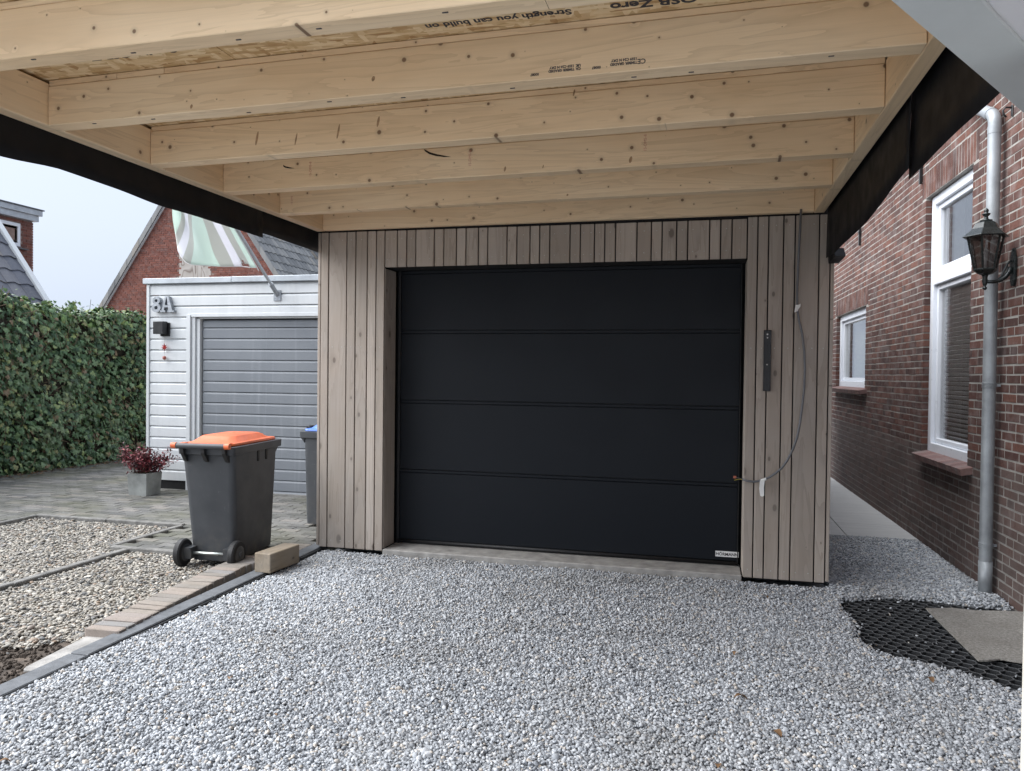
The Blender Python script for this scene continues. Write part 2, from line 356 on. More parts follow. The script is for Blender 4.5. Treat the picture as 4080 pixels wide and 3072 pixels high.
# ------------------------------------------------------------------ mesh helpers
class MB:
    def __init__(s): s.v = []; s.f = []
    def add(s, vs, fs):
        o = len(s.v); s.v += [tuple(x) for x in vs]; s.f += [tuple(i + o for i in f) for f in fs]; return s
    def box(s, x0, x1, y0, y1, z0, z1, mat=None):
        vs = [(x, y, z) for z in (z0, z1) for y in (y0, y1) for x in (x0, x1)]
        if mat is not None: vs = [mat @ Vector(v) for v in vs]
        return s.add(vs, [(0, 2, 3, 1), (4, 5, 7, 6), (0, 1, 5, 4), (2, 6, 7, 3), (0, 4, 6, 2), (1, 3, 7, 5)])
    def prism(s, pts, axis, a, b):
        """closed outline pts (2d) pushed along an axis: 0: pts=(y,z), 1: pts=(x,z), 2: pts=(x,y)"""
        n = len(pts)
        def P(q, h): return [(h, q[0], q[1]), (q[0], h, q[1]), (q[0], q[1], h)][axis]
        vs = [P(q, a) for q in pts] + [P(q, b) for q in pts]
        return s.add(vs, [tuple(range(n))[::-1], tuple(range(n, 2 * n))] + [(i, (i + 1) % n, (i + 1) % n + n, i + n) for i in range(n)])
    def tube(s, path, r, n=8, cap=True):
        path = [Vector(p) for p in path]; rs = r if isinstance(r, (list, tuple)) else [r] * len(path)
        vs = []; prev = None
        for i, p in enumerate(path):
            d = (path[min(i + 1, len(path) - 1)] - path[max(i - 1, 0)]).normalized()
            if prev is None:
                a = Vector((0, 0, 1)) if abs(d.z) < .9 else Vector((1, 0, 0)); u = d.cross(a).normalized()
            else: u = (prev - d * prev.dot(d)).normalized()
            prev = u; w = d.cross(u)
            vs += [p + (u * math.cos(2 * PI * k / n) + w * math.sin(2 * PI * k / n)) * rs[i] for k in range(n)]
        fs = [(i * n + k, i * n + (k + 1) % n, (i + 1) * n + (k + 1) % n, (i + 1) * n + k) for i in range(len(path) - 1) for k in range(n)]
        if cap: fs += [tuple(range(n))[::-1], tuple(range((len(path) - 1) * n, len(path) * n))]
        return s.add(vs, fs)
    def lathe(s, prof, n=16, c=(0, 0, 0), rot=0.0):
        vs = [(c[0] + r * math.cos(2 * PI * k / n + rot), c[1] + r * math.sin(2 * PI * k / n + rot), c[2] + z) for r, z in prof for k in range(n)]
        fs = [(i * n + k, i * n + (k + 1) % n, (i + 1) * n + (k + 1) % n, (i + 1) * n + k) for i in range(len(prof) - 1) for k in range(n)]
        fs += [tuple(range(n))[::-1], tuple(range((len(prof) - 1) * n, len(prof) * n))]
        return s.add(vs, fs)
    def loft(s, rings):
        n = len(rings[0]); vs = [v for r in rings for v in r]
        fs = [(i * n + k, i * n + (k + 1) % n, (i + 1) * n + (k + 1) % n, (i + 1) * n + k) for i in range(len(rings) - 1) for k in range(n)]
        fs += [tuple(range(n))[::-1], tuple(range((len(rings) - 1) * n, len(rings) * n))]
        return s.add(vs, fs)
    def mesh(s, name, bevel=0.0, smooth=False, segs=1):
        me = bpy.data.meshes.new(name); me.from_pydata(s.v, [], s.f); me.update()
        if bevel or True:
            bm = bmesh.new(); bm.from_mesh(me)
            if bevel: bmesh.ops.bevel(bm, geom=list(bm.edges), offset=bevel, segments=segs, affect='EDGES', clamp_overlap=True, profile=.6)
            bmesh.ops.recalc_face_normals(bm, faces=bm.faces); bm.to_mesh(me); bm.free()
        if smooth: me.polygons.foreach_set('use_smooth', [True] * len(me.polygons))
        return me
    def build(s, name, mat, parent=None, bevel=0.0, smooth=False, segs=1, kind=None):
        return mobj(name, s.mesh(name, bevel, smooth, segs), mat, parent, kind)

def mobj(name, me, mat, parent=None, kind=None):
    o = bpy.data.objects.new(name, me); COL.objects.link(o)
    if mat is not None and len(me.materials) == 0: me.materials.append(M[mat] if isinstance(mat, str) else mat)
    if parent: o.parent = parent
    if kind: o['kind'] = kind
    return o
def tag(o, label=None, cat=None, group=None, kind=None):
    if label: o['label'] = label
    if cat: o['category'] = cat
    if group: o['group'] = group
    if kind: o['kind'] = kind
    return o
def thing(name, label, cat, loc=(0, 0, 0), rz=0.0, group=None, kind=None):
    o = bpy.data.objects.new(name, None); COL.objects.link(o); o.location = loc; o.rotation_euler = (0, 0, rz); o.empty_display_size = .1
    return tag(o, label, cat, group, kind)
def B(x0, x1, y0, y1, z0, z1): return MB().box(x0, x1, y0, y1, z0, z1)
def smooth_by_angle(o, ang=.6):
    me = o.data; me.polygons.foreach_set('use_smooth', [True] * len(me.polygons))
    me.set_sharp_from_angle(angle=ang)
    return o
def inpoly(x, y, poly):
    c = np.zeros(np.shape(x), bool); n = len(poly); j = n - 1
    for i in range(n):
        xi, yi = poly[i]; xj, yj = poly[j]
        c ^= ((yi > y) != (yj > y)) & (x < (xj - xi) * (y - yi) / (yj - yi + 1e-12) + xi); j = i
    return c
def project(P):
    d = Vector(P) - CP; z = d.dot(CF)
    if z < .05: return None
    f = 26.886 / 36
    return (.5 + f * d.dot(CR) / z, .5 - f * d.dot(CU) / z * (1024 / 771), z)

def text_mesh(name, s, size, mat, parent, mw, extrude=.0006, offset=0.0, align='LEFT', shear=0.0, space=1.0):
    cu = bpy.data.curves.new(name, 'FONT'); cu.body = s; cu.size = size; cu.extrude = extrude; cu.offset = offset; cu.align_x = align; cu.shear = shear; cu.space_character = space
    cu.resolution_u = 3
    tmp = bpy.data.objects.new('t', cu); COL.objects.link(tmp)
    dg = bpy.context.evaluated_depsgraph_get(); me = bpy.data.meshes.new_from_object(tmp.evaluated_get(dg)); me.name = name
    bpy.data.objects.remove(tmp); bpy.data.curves.remove(cu)
    me.materials.clear(); me.materials.append(M[mat])
    me.transform(mw)
    return mobj(name, me, None, parent)

# ================================================================== GROUND
GZ = -0.045
o = B(-80, 80, -80, 80, -.4, -.135).build('ground', 'ground'); tag(o, kind='structure')
o = B(.05, 4.75, -9, 1.80, -.14, -.100).build('gravel_bed', 'gravel_base'); tag(o, kind='structure')
o = B(-5.75, -.70, -9, -.40, -.13, -.090).build('pebble_bed', 'pebble_base'); tag(o, kind='structure')
o = B(-.698, -.085, -9, -.40, -.13, -.088).build('yard_soil', 'soil'); tag(o, kind='structure')

# --- honeycomb stabiliser patch
GRID = [(3.684, -.262), (3.82, -.20), (4.03, -.11), (4.22, -.105), (4.43, -.15), (4.72, -.20), (4.72, -2.0), (4.45, -1.72), (4.221, -1.553), (4.08, -1.40), (3.938, -1.305), (3.80, -1.24), (3.718, -1.16), (3.66, -.98), (3.70, -.75), (3.68, -.49)]
MATP = [(4.164, -.345), (4.25, -.305), (4.33, -.262), (4.45, -.285), (4.60, -.285), (4.69, -.292), (4.69, -1.19), (4.50, -1.19), (4.36, -1.172), (4.288, -1.15), (4.23, -1.18), (4.181, -1.195)]

def rock_nodes(name, mat, nvar=6, rough=.32, subd=2, seed=0.0):
    ng = bpy.data.node_groups.new(name, 'GeometryNodeTree')
    ng.interface.new_socket('Geometry', in_out='INPUT', socket_type='NodeSocketGeometry')
    ng.interface.new_socket('Geometry', in_out='OUTPUT', socket_type='NodeSocketGeometry')
    N = ng.nodes; L = ng.links
    gi = N.new('NodeGroupInput'); go = N.new('NodeGroupOutput')
    join = N.new('GeometryNodeJoinGeometry')
    for k in range(nvar):
        ico = N.new('GeometryNodeMeshIcoSphere'); ico.inputs['Radius'].default_value = 1; ico.inputs['Subdivisions'].default_value = subd
        sp = N.new('GeometryNodeSetPosition'); pos = N.new('GeometryNodeInputPosition')
        nz = N.new('ShaderNodeTexNoise'); nz.noise_dimensions = '4D'; nz.inputs['Scale'].default_value = .85; nz.inputs['Detail'].default_value = 2; nz.inputs['W'].default_value = seed + k * 13.7
        sub = N.new('ShaderNodeVectorMath'); sub.operation = 'SUBTRACT'; sub.inputs[1].default_value = (.5, .5, .5)
        sc = N.new('ShaderNodeVectorMath'); sc.operation = 'SCALE'; sc.inputs['Scale'].default_value = rough * 6
        L.new(pos.outputs[0], nz.inputs['Vector']); L.new(nz.outputs['Color'], sub.inputs[0]); L.new(sub.outputs[0], sc.inputs[0])
        L.new(ico.outputs['Mesh'], sp.inputs['Geometry']); L.new(sc.outputs[0], sp.inputs['Offset'])
        ss = N.new('GeometryNodeSetShadeSmooth'); L.new(sp.outputs[0], ss.inputs[0])
        sm = N.new('GeometryNodeSetMaterial'); sm.inputs['Material'].default_value = M[mat]; L.new(ss.outputs[0], sm.inputs[0])
        gti = N.new('GeometryNodeGeometryToInstance'); L.new(sm.outputs[0], gti.inputs[0]); L.new(gti.outputs[0], join.inputs[0])
    iop = N.new('GeometryNodeInstanceOnPoints'); iop.inputs['Pick Instance'].default_value = True
    def attr(nm, ty):
        a = N.new('GeometryNodeInputNamedAttribute'); a.data_type = ty; a.inputs['Name'].default_value = nm; return a.outputs['Attribute']
    L.new(gi.outputs[0], iop.inputs['Points']); L.new(join.outputs[0], iop.inputs['Instance'])
    L.new(attr('pick', 'INT'), iop.inputs['Instance Index'])
    e2r = N.new('FunctionNodeEulerToRotation'); L.new(attr('rot', 'FLOAT_VECTOR'), e2r.inputs[0]); L.new(e2r.outputs[0], iop.inputs['Rotation'])
    L.new(attr('scl', 'FLOAT_VECTOR'), iop.inputs['Scale'])
    L.new(iop.outputs[0], go.inputs[0])
    return ng
def scatter(name, pts, scl, rot, mat, label, cat, nvar=6, rough=.32, seed=0.0, subd=2):
    me = bpy.data.meshes.new(name); me.vertices.add(len(pts)); me.vertices.foreach_set('co', np.asarray(pts, np.float32).ravel())
    for nm, arr in (('rot', rot), ('scl', scl)):
        a = me.attributes.new(nm, 'FLOAT_VECTOR', 'POINT'); a.data.foreach_set('vector', np.asarray(arr, np.float32).ravel())
    a = me.attributes.new('pick', 'INT', 'POINT'); a.data.foreach_set('value', rng.integers(0, nvar, len(pts)).astype(np.int32))
    ob = mobj(name, me, mat); md = ob.modifiers.new('stones', 'NODES'); md.node_group = rock_nodes(name + '_nodes', mat, nvar, rough, subd, seed)
    return tag(ob, label, cat, kind='stuff')
def jitter(x0, x1, y0, y1, sp):
    xs = np.arange(x0, x1, sp); ys = np.arange(y0, y1, sp * .92); X, Y = np.meshgrid(xs, ys)
    X = X + (np.arange(len(ys)) % 2)[:, None] * sp * .5
    X = (X + rng.uniform(-.42, .42, X.shape) * sp).ravel(); Y = (Y + rng.uniform(-.42, .42, Y.shape) * sp).ravel()
    return X, Y
# gravel
X, Y = jitter(.075, 4.70, -4.2, 1.76, .0100)
kx = .015 - (Y - .12) * .0186
keep = (X > kx + .028) & ~((Y > -.035) & (X < 3.69))
gx = 4.685 - .019 * Y - .012; keep &= X < gx
gp = inpoly(X + rng.normal(0, .018, X.shape), Y + rng.normal(0, .018, Y.shape), GRID); keep &= ~(gp & (rng.random(X.shape) > .0022))
keep &= (Y > -3.3) | (rng.random(X.shape) < .55)
X, Y = X[keep], Y[keep]; n = len(X)
und = .012 * np.sin(X * 2.1 + 1) * np.sin(Y * 1.7) + .006 * np.sin(X * 7 + Y * 5) + .018 * np.exp(-((X - 4.55) ** 2 + (Y - .15) ** 2) / .09)
r = .0054 * np.exp(rng.normal(0, .26, n))
scl = np.stack([r * rng.uniform(.95, 1.4, n), r * rng.uniform(.8, 1.1, n), r * rng.uniform(.6, .9, n)], 1)
rot = np.stack([rng.normal(0, .45, n), rng.normal(0, .45, n), rng.uniform(0, 6.28, n)], 1)
Z = GZ + und * .6 - .006 + rng.normal(0, .0045, n)
inside = inpoly(X, Y, GRID); Z[inside] = -.058
X2, Y2 = jitter(.09, 4.68, -4.7, 1.76, .017)
k2 = (X2 > .015 - (Y2 - .12) * .0186 + .03) & ~((Y2 > -.035) & (X2 < 3.69)) & (X2 < 4.67 - .019 * Y2) & ~inpoly(X2, Y2, GRID)
X2, Y2 = X2[k2], Y2[k2]; n2 = len(X2); r2 = .0092 * np.exp(rng.normal(0, .2, n2))
X = np.r_[X, X2]; Y = np.r_[Y, Y2]; Z = np.r_[Z, np.full(n2, GZ - .020) + rng.normal(0, .003, n2)]
scl = np.r_[scl, np.stack([r2 * 1.2, r2, r2 * .8], 1)]; rot = np.r_[rot, np.stack([rng.normal(0, .4, n2), rng.normal(0, .4, n2), rng.uniform(0, 6.28, n2)], 1)]
scatter('gravel', np.stack([X, Y, Z], 1), scl, rot, 'gravel', 'pale blue grey crushed gravel spread across the drive', 'gravel', nvar=8, rough=.30)
# pebbles
X, Y = jitter(-3.12, -.10, -3.0, .49, .0142)
row_l = -.17 - (Y + 2.05) * .155
bed = ((X < -1.415) & (X > -3.10) & ((Y < -.385) | (X < -1.585)) & (Y < .47)) | ((X > -1.34) & (Y < -.40) & (X < np.where(Y > -2.1, row_l - .02, -.30 - .35 * (-2.1 - Y) * 1.2)))
bed &= ~((X > -.62) & (Y > -.62) & (rng.random(X.shape) < .55))
bed &= ~((Y < -2.25) & (X > -.62) & (rng.random(X.shape) < .8))
X, Y = X[bed], Y[bed]; n = len(X)
r = .0079 * np.exp(rng.normal(0, .30, n))
scl = np.stack([r * rng.uniform(1.0, 1.5, n), r * rng.uniform(.8, 1.05, n), r * rng.uniform(.5, .75, n)], 1)
rot = np.stack([rng.normal(0, .25, n), rng.normal(0, .25, n), rng.uniform(0, 6.28, n)], 1)
Z = -.078 + rng.normal(0, .006, n)
scatter('pebbles', np.stack([X, Y, Z], 1), scl, rot, 'pebble', 'rounded beige pebbles filling the edged beds', 'pebbles', nvar=8, rough=.13, seed=200.0)

# --- pavers (old concrete clinkers) : paved yard
yard = thing('paved_yard', None, None, kind='structure')
B(-5.8, -.03, -.40, 2.30, -.13, -.083).build('joint_bed', 'paver_sand', yard)
B(-5.8, -3.36, 2.30, 9, -.13, -.083).build('joint_bed', 'paver_sand', yard)
pv = MB().box(-.5, .5, -.5, .5, -.5, .5).mesh('paver', .03); pv.materials.append(M['paver'])
cand = []
for j in range(-5, 90):
    y = j * .0955 + .02
    for i in range(-30, 2):
        x = i * .195 + (.0975 if j % 2 else 0)
        if x < -5.75 or x > -.12 or y < -.36 or y > 6.5: continue
        if y > 2.24 and x > -3.42: continue
        if -3.20 < x < -1.50 and y < .55: continue
        if x < -3.2 and y < -.3: continue
        if x < -1.4 and y < -.30: continue
        q = project((x, y, -.06)); vis = q and -.02 < q[0] < 1.02 and q[1] < 1.05
        cand.append((q[2] if vis else 99, x, y))
cand.sort()
far = MB()
for k, (d, x, y) in enumerate(cand):
    z = -.079 + random.gauss(0, .0011); rx, ry = random.gauss(0, .005), random.gauss(0, .004)
    if k < 290:
        ob = mobj('paver', pv, None, yard); ob.location = (x, y, z); ob.scale = (.189, .089, .05); ob.rotation_euler = (rx, ry, random.gauss(0, .012))
    else:
        mt = Matrix.Translation((x, y, z)) @ Matrix.Rotation(rx, 4, 'X') @ Matrix.Rotation(ry, 4, 'Y')
        far.box(-.094, .094, -.044, .044, -.025, .025, mt)
far.build('paver_field', 'paver', yard, kind='stuff')

# --- concrete edging strips round the beds
edg = thing('bed_edging', 'thin grey concrete edging strips framing the pebble beds', 'edging')
for (x0, x1, y0, y1) in ((-3.14, -2.36, .475, .53), (-2.352, -1.56, .475, .528), (-1.59, -1.535, -.34, .468), (-1.535, -.93, -.395, -.342), (-.925, -.30, -.393, -.345), (-3.15, -3.10, -.55, .468), (-3.15, -3.10, -1.56, -.558), (-1.41, -1.352, -1.39, -.40), (-1.405, -1.35, -2.40, -1.398), (-1.41, -1.352, -3.40, -2.408)):
    o = B(x0, x1, y0, y1, -.16, -.043 + random.uniform(-.006, .004)).build('edging_stone', 'concrete_dark', edg, .006)

# --- kerb between drive and yard
kerb = thing('kerb', None, None, kind='structure')
ys = [-6.3, -5.3, -4.3, -3.3, -2.31, -1.31, -.31, .16]
for a, b in zip(ys[:-1], ys[1:]):
    fx = lambda y: .015 - (y - .12) * .0186
    m = MB().prism([(fx(a) - .105, a + .004), (fx(a), a + .004), (fx(b), b - .004), (fx(b) - .105, b - .004)], 2, -.2, -.038 + random.uniform(-.002, .002))
    m.build('kerb_stone', 'kerb', kerb, .005)
    MB().prism([(fx(a) + .006, a + .02), (fx(a) + .016, a + .02), (fx(b) + .016, b - .03), (fx(b) + .006, b - .03)], 2, -.1, -.047).build('edge_strip', 'grid_black', kerb)
# haunch and loose concrete slab under the clinker row
m = MB().prism([(-.155, -2.47), (-.045, -2.46), (-.085, -1.98), (-.215, -2.0)], 2, -.12, -.062); o = m.build('concrete_haunch', 'concrete', None, .012)
tag(o, 'rough grey concrete footing left bare beside the dark kerb', 'footing')
# clinker row
rowt = thing('clinker_row', 'row of sand coloured paving bricks laid side by side along the kerb', 'edging')
kb = MB().box(-.5, .5, -.5, .5, -.5, .5).mesh('clinker', .05); kb.materials.append(M['klinker'])
for k in range(23):
    y = -2.008 + k * .0705; xr = -.012 - (y + 2.04) * .108
    if k > 18: xr += (k - 18) * .011
    o = mobj('clinker', kb, None, rowt); o.location = (xr - .098, y, -.048 + random.uniform(-.003, .003)); o.scale = (.197 + random.uniform(-.003, .003), .0618, .056)
    o.rotation_euler = (random.gauss(0, .015), random.gauss(0, .012), .06 + random.gauss(0, .02))
for k in range(6):
    o = mobj('clinker', kb, None, rowt); o.location = (-.19 + random.uniform(-.004, .004), -.29 + k * .071, -.064); o.scale = (.197, .0655, .05); o.rotation_euler = (0, 0, random.gauss(0, .02))
# wood block
a = math.atan2(.045, .122)
m = MB().box(-.064, .064, -.165, .165, -.065, .065)
o = m.build('wood_block', 'block_x', None, .005); o.location = (.033, -.606, .027); o.rotation_euler = (.0, 0, -.09)
tag(o, 'weathered square timber offcut lying on the kerb beside the orange lidded bin', 'wood block')

# --- honeycomb grid + mat
hg = thing('gravel_grid', 'black plastic honeycomb gravel grid lying bare beside the brick wall', 'ground grid')
MB().prism(GRID, 2, -.112, -.094).build('backing', 'membrane', hg)
m = MB(); p_ = .066; rr = p_ / math.sqrt(3); t_ = .0028
cells = []
for i in range(-4, 40):
    for j in range(-6, 40):
        cx = 3.55 + i * p_ + (.5 * p_ if j % 2 else 0); cy = -2.2 + j * rr * 1.5
        cells.append((cx, cy))
ca = np.array(cells); ok = inpoly(ca[:, 0], ca[:, 1], [(x * 1.0, y) for x, y in GRID])
rim = MB()
for (cx, cy), k_ in zip(cells, ok):
    if not k_: continue
    for e in range(6):
        a0 = PI / 6 + e * PI / 3; a1 = a0 + PI / 3
        p0 = Vector((cx + rr * math.cos(a0), cy + rr * math.sin(a0), 0)); p1 = Vector((cx + rr * math.cos(a1), cy + rr * math.sin(a1), 0))
        if e >= 3: continue
        d = (p1 - p0); L_ = d.length; mt = Matrix.Translation((p0 + p1) / 2) @ Matrix.Rotation(math.atan2(d.y, d.x), 4, 'Z')
        m.box(-L_ / 2, L_ / 2, -t_, t_, -.094, -.0665, mt); rim.box(-L_ / 2, L_ / 2, -t_ * .9, t_ * .9, -.066, -.0635, mt)
m.build('cell_walls', 'grid_black', hg, kind='stuff'); rim.build('cell_rims', 'grid_rim', hg, kind='stuff')
bm = bmesh.new(); vs = [bm.verts.new((x, y, -.056)) for x, y in MATP]; f = bm.faces.new(vs)
bmesh.ops.triangulate(bm, faces=[f]); bmesh.ops.subdivide_edges(bm, edges=bm.edges[:], cuts=3, use_grid_fill=True)
for v in bm.verts: v.co.z += .008 * math.sin(v.co.x * 9) * math.sin(v.co.y * 5) + .004
ex = bmesh.ops.extrude_face_region(bm, geom=bm.faces[:]); 
for v in [g for g in ex['geom'] if isinstance(g, bmesh.types.BMVert)]: v.co.z += .008
bmesh.ops.recalc_face_normals(bm, faces=bm.faces[:])
me = bpy.data.meshes.new('door_mat'); bm.to_mesh(me); bm.free()
tag(mobj('door_mat', me, 'mat'), 'grey beige carpet mat lying on the black honeycomb grid', 'mat')

# --- path of large tiles beside the house
path = thing('tile_path', None, None, kind='structure')
B(3.69, 4.72, 1.80, 9.5, -.13, -.075).build('path_bed', 'concrete_dark', path)
for j in range(13):
    for (x0, x1) in ((3.70, 4.087), (4.093, 4.67)):
        y0 = 1.80 + j * .6 + (0 if x0 > 4 else -.0)
        B(x0, x1 - (.012 * j if x0 > 4 else 0), y0 + .002, y0 + .597, -.09, -.052 + random.uniform(-.001, .001)).build('path_tile', 'path_tile', path, .002)

# ================================================================== GARAGE
gar = thing('garage', 'garage with grey brown vertical timber cladding and black sectional door', 'garage', (0, 0, 0))
B(.0175, .523, .024, 6, -.04, 2.575).build('black_membrane', 'membrane', gar)
B(3.158, 3.6565, .024, 6, -.04, 2.575).build('black_membrane', 'membrane', gar)
B(.5235, 3.1575, .024, 6, 2.125, 2.575).build('black_membrane', 'membrane', gar)
B(.0175, 3.6565, .30, 6, -.05, 2.365).build('garage_body', 'membrane', gar)
LP = [.020, .087, .236, .310, .405, .477, .546]
TP = [.546, .645, .719, .791, .935, 1.009, 1.106, 1.179, 1.273, 1.343, 1.487, 1.56, 1.656, 1.726, 1.799, 1.944, 2.017, 2.116, 2.188, 2.263, 2.409, 2.507, 2.579, 2.676, 2.75, 2.893, 2.965, 3.038, 3.136]
RP = [3.136, 3.203, 3.271, 3.365, 3.437, 3.585, 3.653]
nails = MB()
def plank(x0, x1, z0, z1, g=.0042):
    w, h = x1 - x0 - 2 * g, z1 - z0
    o = B(-w / 2, w / 2, 0, .021, 0, h).build('plank', 'larch_z', gar, .0022)
    o.location = ((x0 + x1) / 2, random.uniform(-.001, .001), z0)
    cx = (x0 + x1) / 2
    for z in ([z0 + .055, z1 - .06] + ([z0 + 1.53] if h > 1 else [])):
        for dx in ((0,) if w < .09 else (-w * .28, w * .28)):
            nails.lathe([(.0032, 0), (.0022, .0012)], 6, (0, 0, 0))
            n8 = 12
            for q in range(len(nails.v) - n8, len(nails.v)):
                v = nails.v[q]; nails.v[q] = (v[0] + cx + dx, -.0015 - v[2], v[1] + z)
for a, b in zip(LP[:-1], LP[1:]): plank(a, b, -.026, 2.372)
for a, b in zip(TP[:-1], TP[1:]): plank(a, b, 2.10, 2.372 - .012 * (a / 3.6))
for a, b in zip(RP[:-1], RP[1:]): plank(a, b, -.026, 2.372)
nails.build('screw_heads', 'steel', gar, kind='stuff')
def side_planks(x, sgn):
    y = .0
    k = 0
    while y < 5.6:
        w = (.095, .07, .145)[k % 3]; y1 = y + w
        o = B(-w / 2 + .003, w / 2 - .003, 0, .021, 0, 2.389).build('side_plank', 'larch_z', gar, .0022)
        o.rotation_euler = (0, 0, -sgn * PI / 2); o.location = (x, (y + y1) / 2, -.017); y = y1; k += 1
side_planks(.0172, -1); side_planks(3.6572, 1)
# reveal boards and soffit
o = B(-.1, .1, 0, .02, 0, 2.105).build('reveal_board', 'larch_z', gar, .002); o.rotation_euler = (0, 0, PI / 2); o.location = (.5445, .122, -.012)
o = B(-.1, .1, 0, .02, 0, 2.105).build('reveal_board', 'larch_z', gar, .002); o.rotation_euler = (0, 0, -PI / 2); o.location = (3.138, .122, -.012)
B(.546, 3.136, .022, .24, 2.102, 2.122).build('reveal_soffit', 'membrane', gar)
# door
door = thing('garage_door', None, None); door.parent = gar
zs = [(.022, .5676), (.5676, 1.1047), (1.1047, 1.6412), (1.6412, 2.10)]
for z0, z1 in zs:
    B(.588, 3.11, .229, .262, z0 + .003, z1 - .027).build('panel', 'door', door, .002)
    if z1 < 2: B(.588, 3.11, .229, .262, z1 - .0235, z1 - .003).build('joint_strip', 'door', door, .0025)
    else: B(.588, 3.11, .2292, .262, z1 - .0235, z1).build('joint_strip', 'door', door, .0025)
B(.58, 3.12, .245, .28, .0, 2.1).build('door_core', 'rubber', door)
B(.566, .586, .225, .27, -.01, 2.1).build('side_seal', 'rubber', door); B(3.112, 3.118, .225, .27, -.01, 2.1).build('side_seal', 'rubber', door)
MB().tube([(.57, .236, .008), (3.115, .236, .008)], .014, 10).build('bottom_seal', 'rubber', door, smooth=True)
B(2.966, 3.122, .2262, .2285, .05, .089).build('maker_label', 'label_white', door)
text_mesh('label_text', 'HÖRMANN', .030, 'label_black', door, Matrix.Translation((3.044, .2258, .0585)) @ Matrix.Rotation(PI / 2, 4, 'X') @ Matrix.Diagonal((.98, 1, 1, 1)), .0003, .0007, 'CENTER')
# threshold
o = B(.55, 3.134, -.012, .30, -.12, -.012).build('threshold', 'concrete', gar, .006)

# bar fixed on cladding, cable
bar = thing('bracket_bar', 'slim black metal mounting bar screwed upright to the timber cladding', 'bracket', (3.2725, -.002, 1.22))
B(-.0235, .0235, -.012, .0, 0, .402).build('plate', 'black_metal', bar, .002)
B(-.0235, -.0185, -.022, -.0125, 0, .402).build('flange', 'black_metal', bar, .001); B(.0185, .0235, -.022, -.0125, 0, .402).build('flange', 'black_metal', bar, .001)
for z, s_ in ((.375, .006), (.352, .0045), (.175, .0045)):
    m = MB().lathe([(s_, 0), (s_ * .7, .002)], 10); m.v = [(x, -.0125 - zz, y + z) for x, y, zz in m.v]; m.build('screw', 'tape', bar)
for z in (.30, .08, .04):
    m = MB().lathe([(.005, 0), (.004, .001)], 10); m.v = [(x, -.0125 - zz, y + z) for x, y, zz in m.v]; m.build('slot', 'rubber', bar)
cb = thing('hanging_cable', 'loose grey electric cable hanging from the roof beam over the cladding', 'cable')
pts = [(3.463, -.058, 2.40), (3.458, -.05, 2.24), (3.454, -.036, 2.081), (3.450, -.030, 1.90), (3.451, -.026, 1.766), (3.466, -.028, 1.68), (3.485, -.03, 1.6), (3.500, -.032, 1.48), (3.506, -.034, 1.36), (3.502, -.036, 1.24), (3.492, -.038, 1.119), (3.480, -.04, 1.015), (3.464, -.042, .923), (3.438, -.044, .84), (3.404, -.046, .769), (3.372, -.048, .72), (3.334, -.05, .684), (3.300, -.05, .658), (3.262, -.052, .639), (3.226, -.054, .628), (3.19, -.055, .623), (3.158, -.056, .627), (3.125, -.058, .636)]
MB().tube(pts, .0075, 8).build('sheath', 'cable', cb, smooth=True)
MB().tube([(3.126, -.058, .635), (3.10, -.06, .636), (3.075, -.062, .628)], .002, 5).build('wire', 'yellow', cb)
MB().tube([(3.126, -.058, .637), (3.10, -.06, .645), (3.08, -.062, .648)], .002, 5).build('wire', 'cable', cb)
B(3.068, 3.088, -.068, -.054, .641, .656).build('connector', 'copper', cb, .002)
MB().tube([(3.275, -.052, .644), (3.243, -.053, .632)], .0095, 8).build('tape_wrap', 'tape', cb)
m = MB().prism([(3.236, .634), (3.266, .637), (3.262, .59), (3.264, .535), (3.252, .528), (3.240, .533), (3.232, .58)], 1, -.0635, -.062); m.build('tape_tag', 'tape', cb)
MB().tube([(3.452, -.026, 1.785), (3.450, -.026, 1.742)], .0098, 8).build('tape_wrap', 'tape', cb)
m = MB().prism([(3.44, 1.775), (3.472, 1.792), (3.470, 1.772), (3.446, 1.74), (3.434, 1.735)], 1, -.0385, -.0375); m.build('tape_tag', 'tape', cb)

# ================================================================== CARPORT ROOF
car = thing('carport_roof', 'open carport roof of pale spruce joists under strand board', 'carport', (0, 0, 0))
ZB = 2.383
J = [(-.052, -.052, .052), (-.655, -.765, .076), (-1.285, -1.392, .085), (-1.905, -2.030, .085), (-2.545, -2.622, .085), (-3.165, -3.205, .085)]
for k, (yl, yr, w) in enumerate(J):
    L_ = 3.545 - .062; ang = math.atan2(yr - yl, L_)
    top = 2.553 if k else 2.533
    o = B(0, L_ / math.cos(ang), 0, w, 0, top - ZB).build('joist', 'spruce_x', car, .003); o.location = (.062, yl, ZB + random.uniform(-.001, .001)); o.rotation_euler = (0, 0, ang)
    splits = [0, .36, .60, L_ / math.cos(ang)] if k == 4 else [0, L_ / math.cos(ang)]
    for a, b in zip(splits[:-1], splits[1:]):
        o = B(a + .001, b - .001, .004, w - .004, top - ZB + .002, top - ZB + .026).build('firring_strip', 'spruce_x', car, .0015); o.location = (.062, yl, ZB); o.rotation_euler = (0, 0, ang)
for x0, x1 in ((-.012, .060), (3.547, 3.612)):
    o = B(0, 3.46, 0, x1 - x0, 0, .185).build('rim_beam', 'spruce_x', car, .003); o.location = (x1, -3.46, ZB); o.rotation_euler = (0, 0, PI / 2)
for (x0, x1, y0, y1) in ((-.05, 2.42, -3.46, -3.24), (2.424, 3.66, -3.46, -3.24), (-.05, 1.0, -3.236, -1.99), (1.004, 3.66, -3.236, -1.99), (-.05, 2.42, -1.986, -.72), (2.424, 3.66, -1.986, -.72), (-.05, 3.66, -.716, .3)):
    B(x0, x1, y0, y1, 2.582, 2.600).build('strand_board_sheet', 'osb', car)
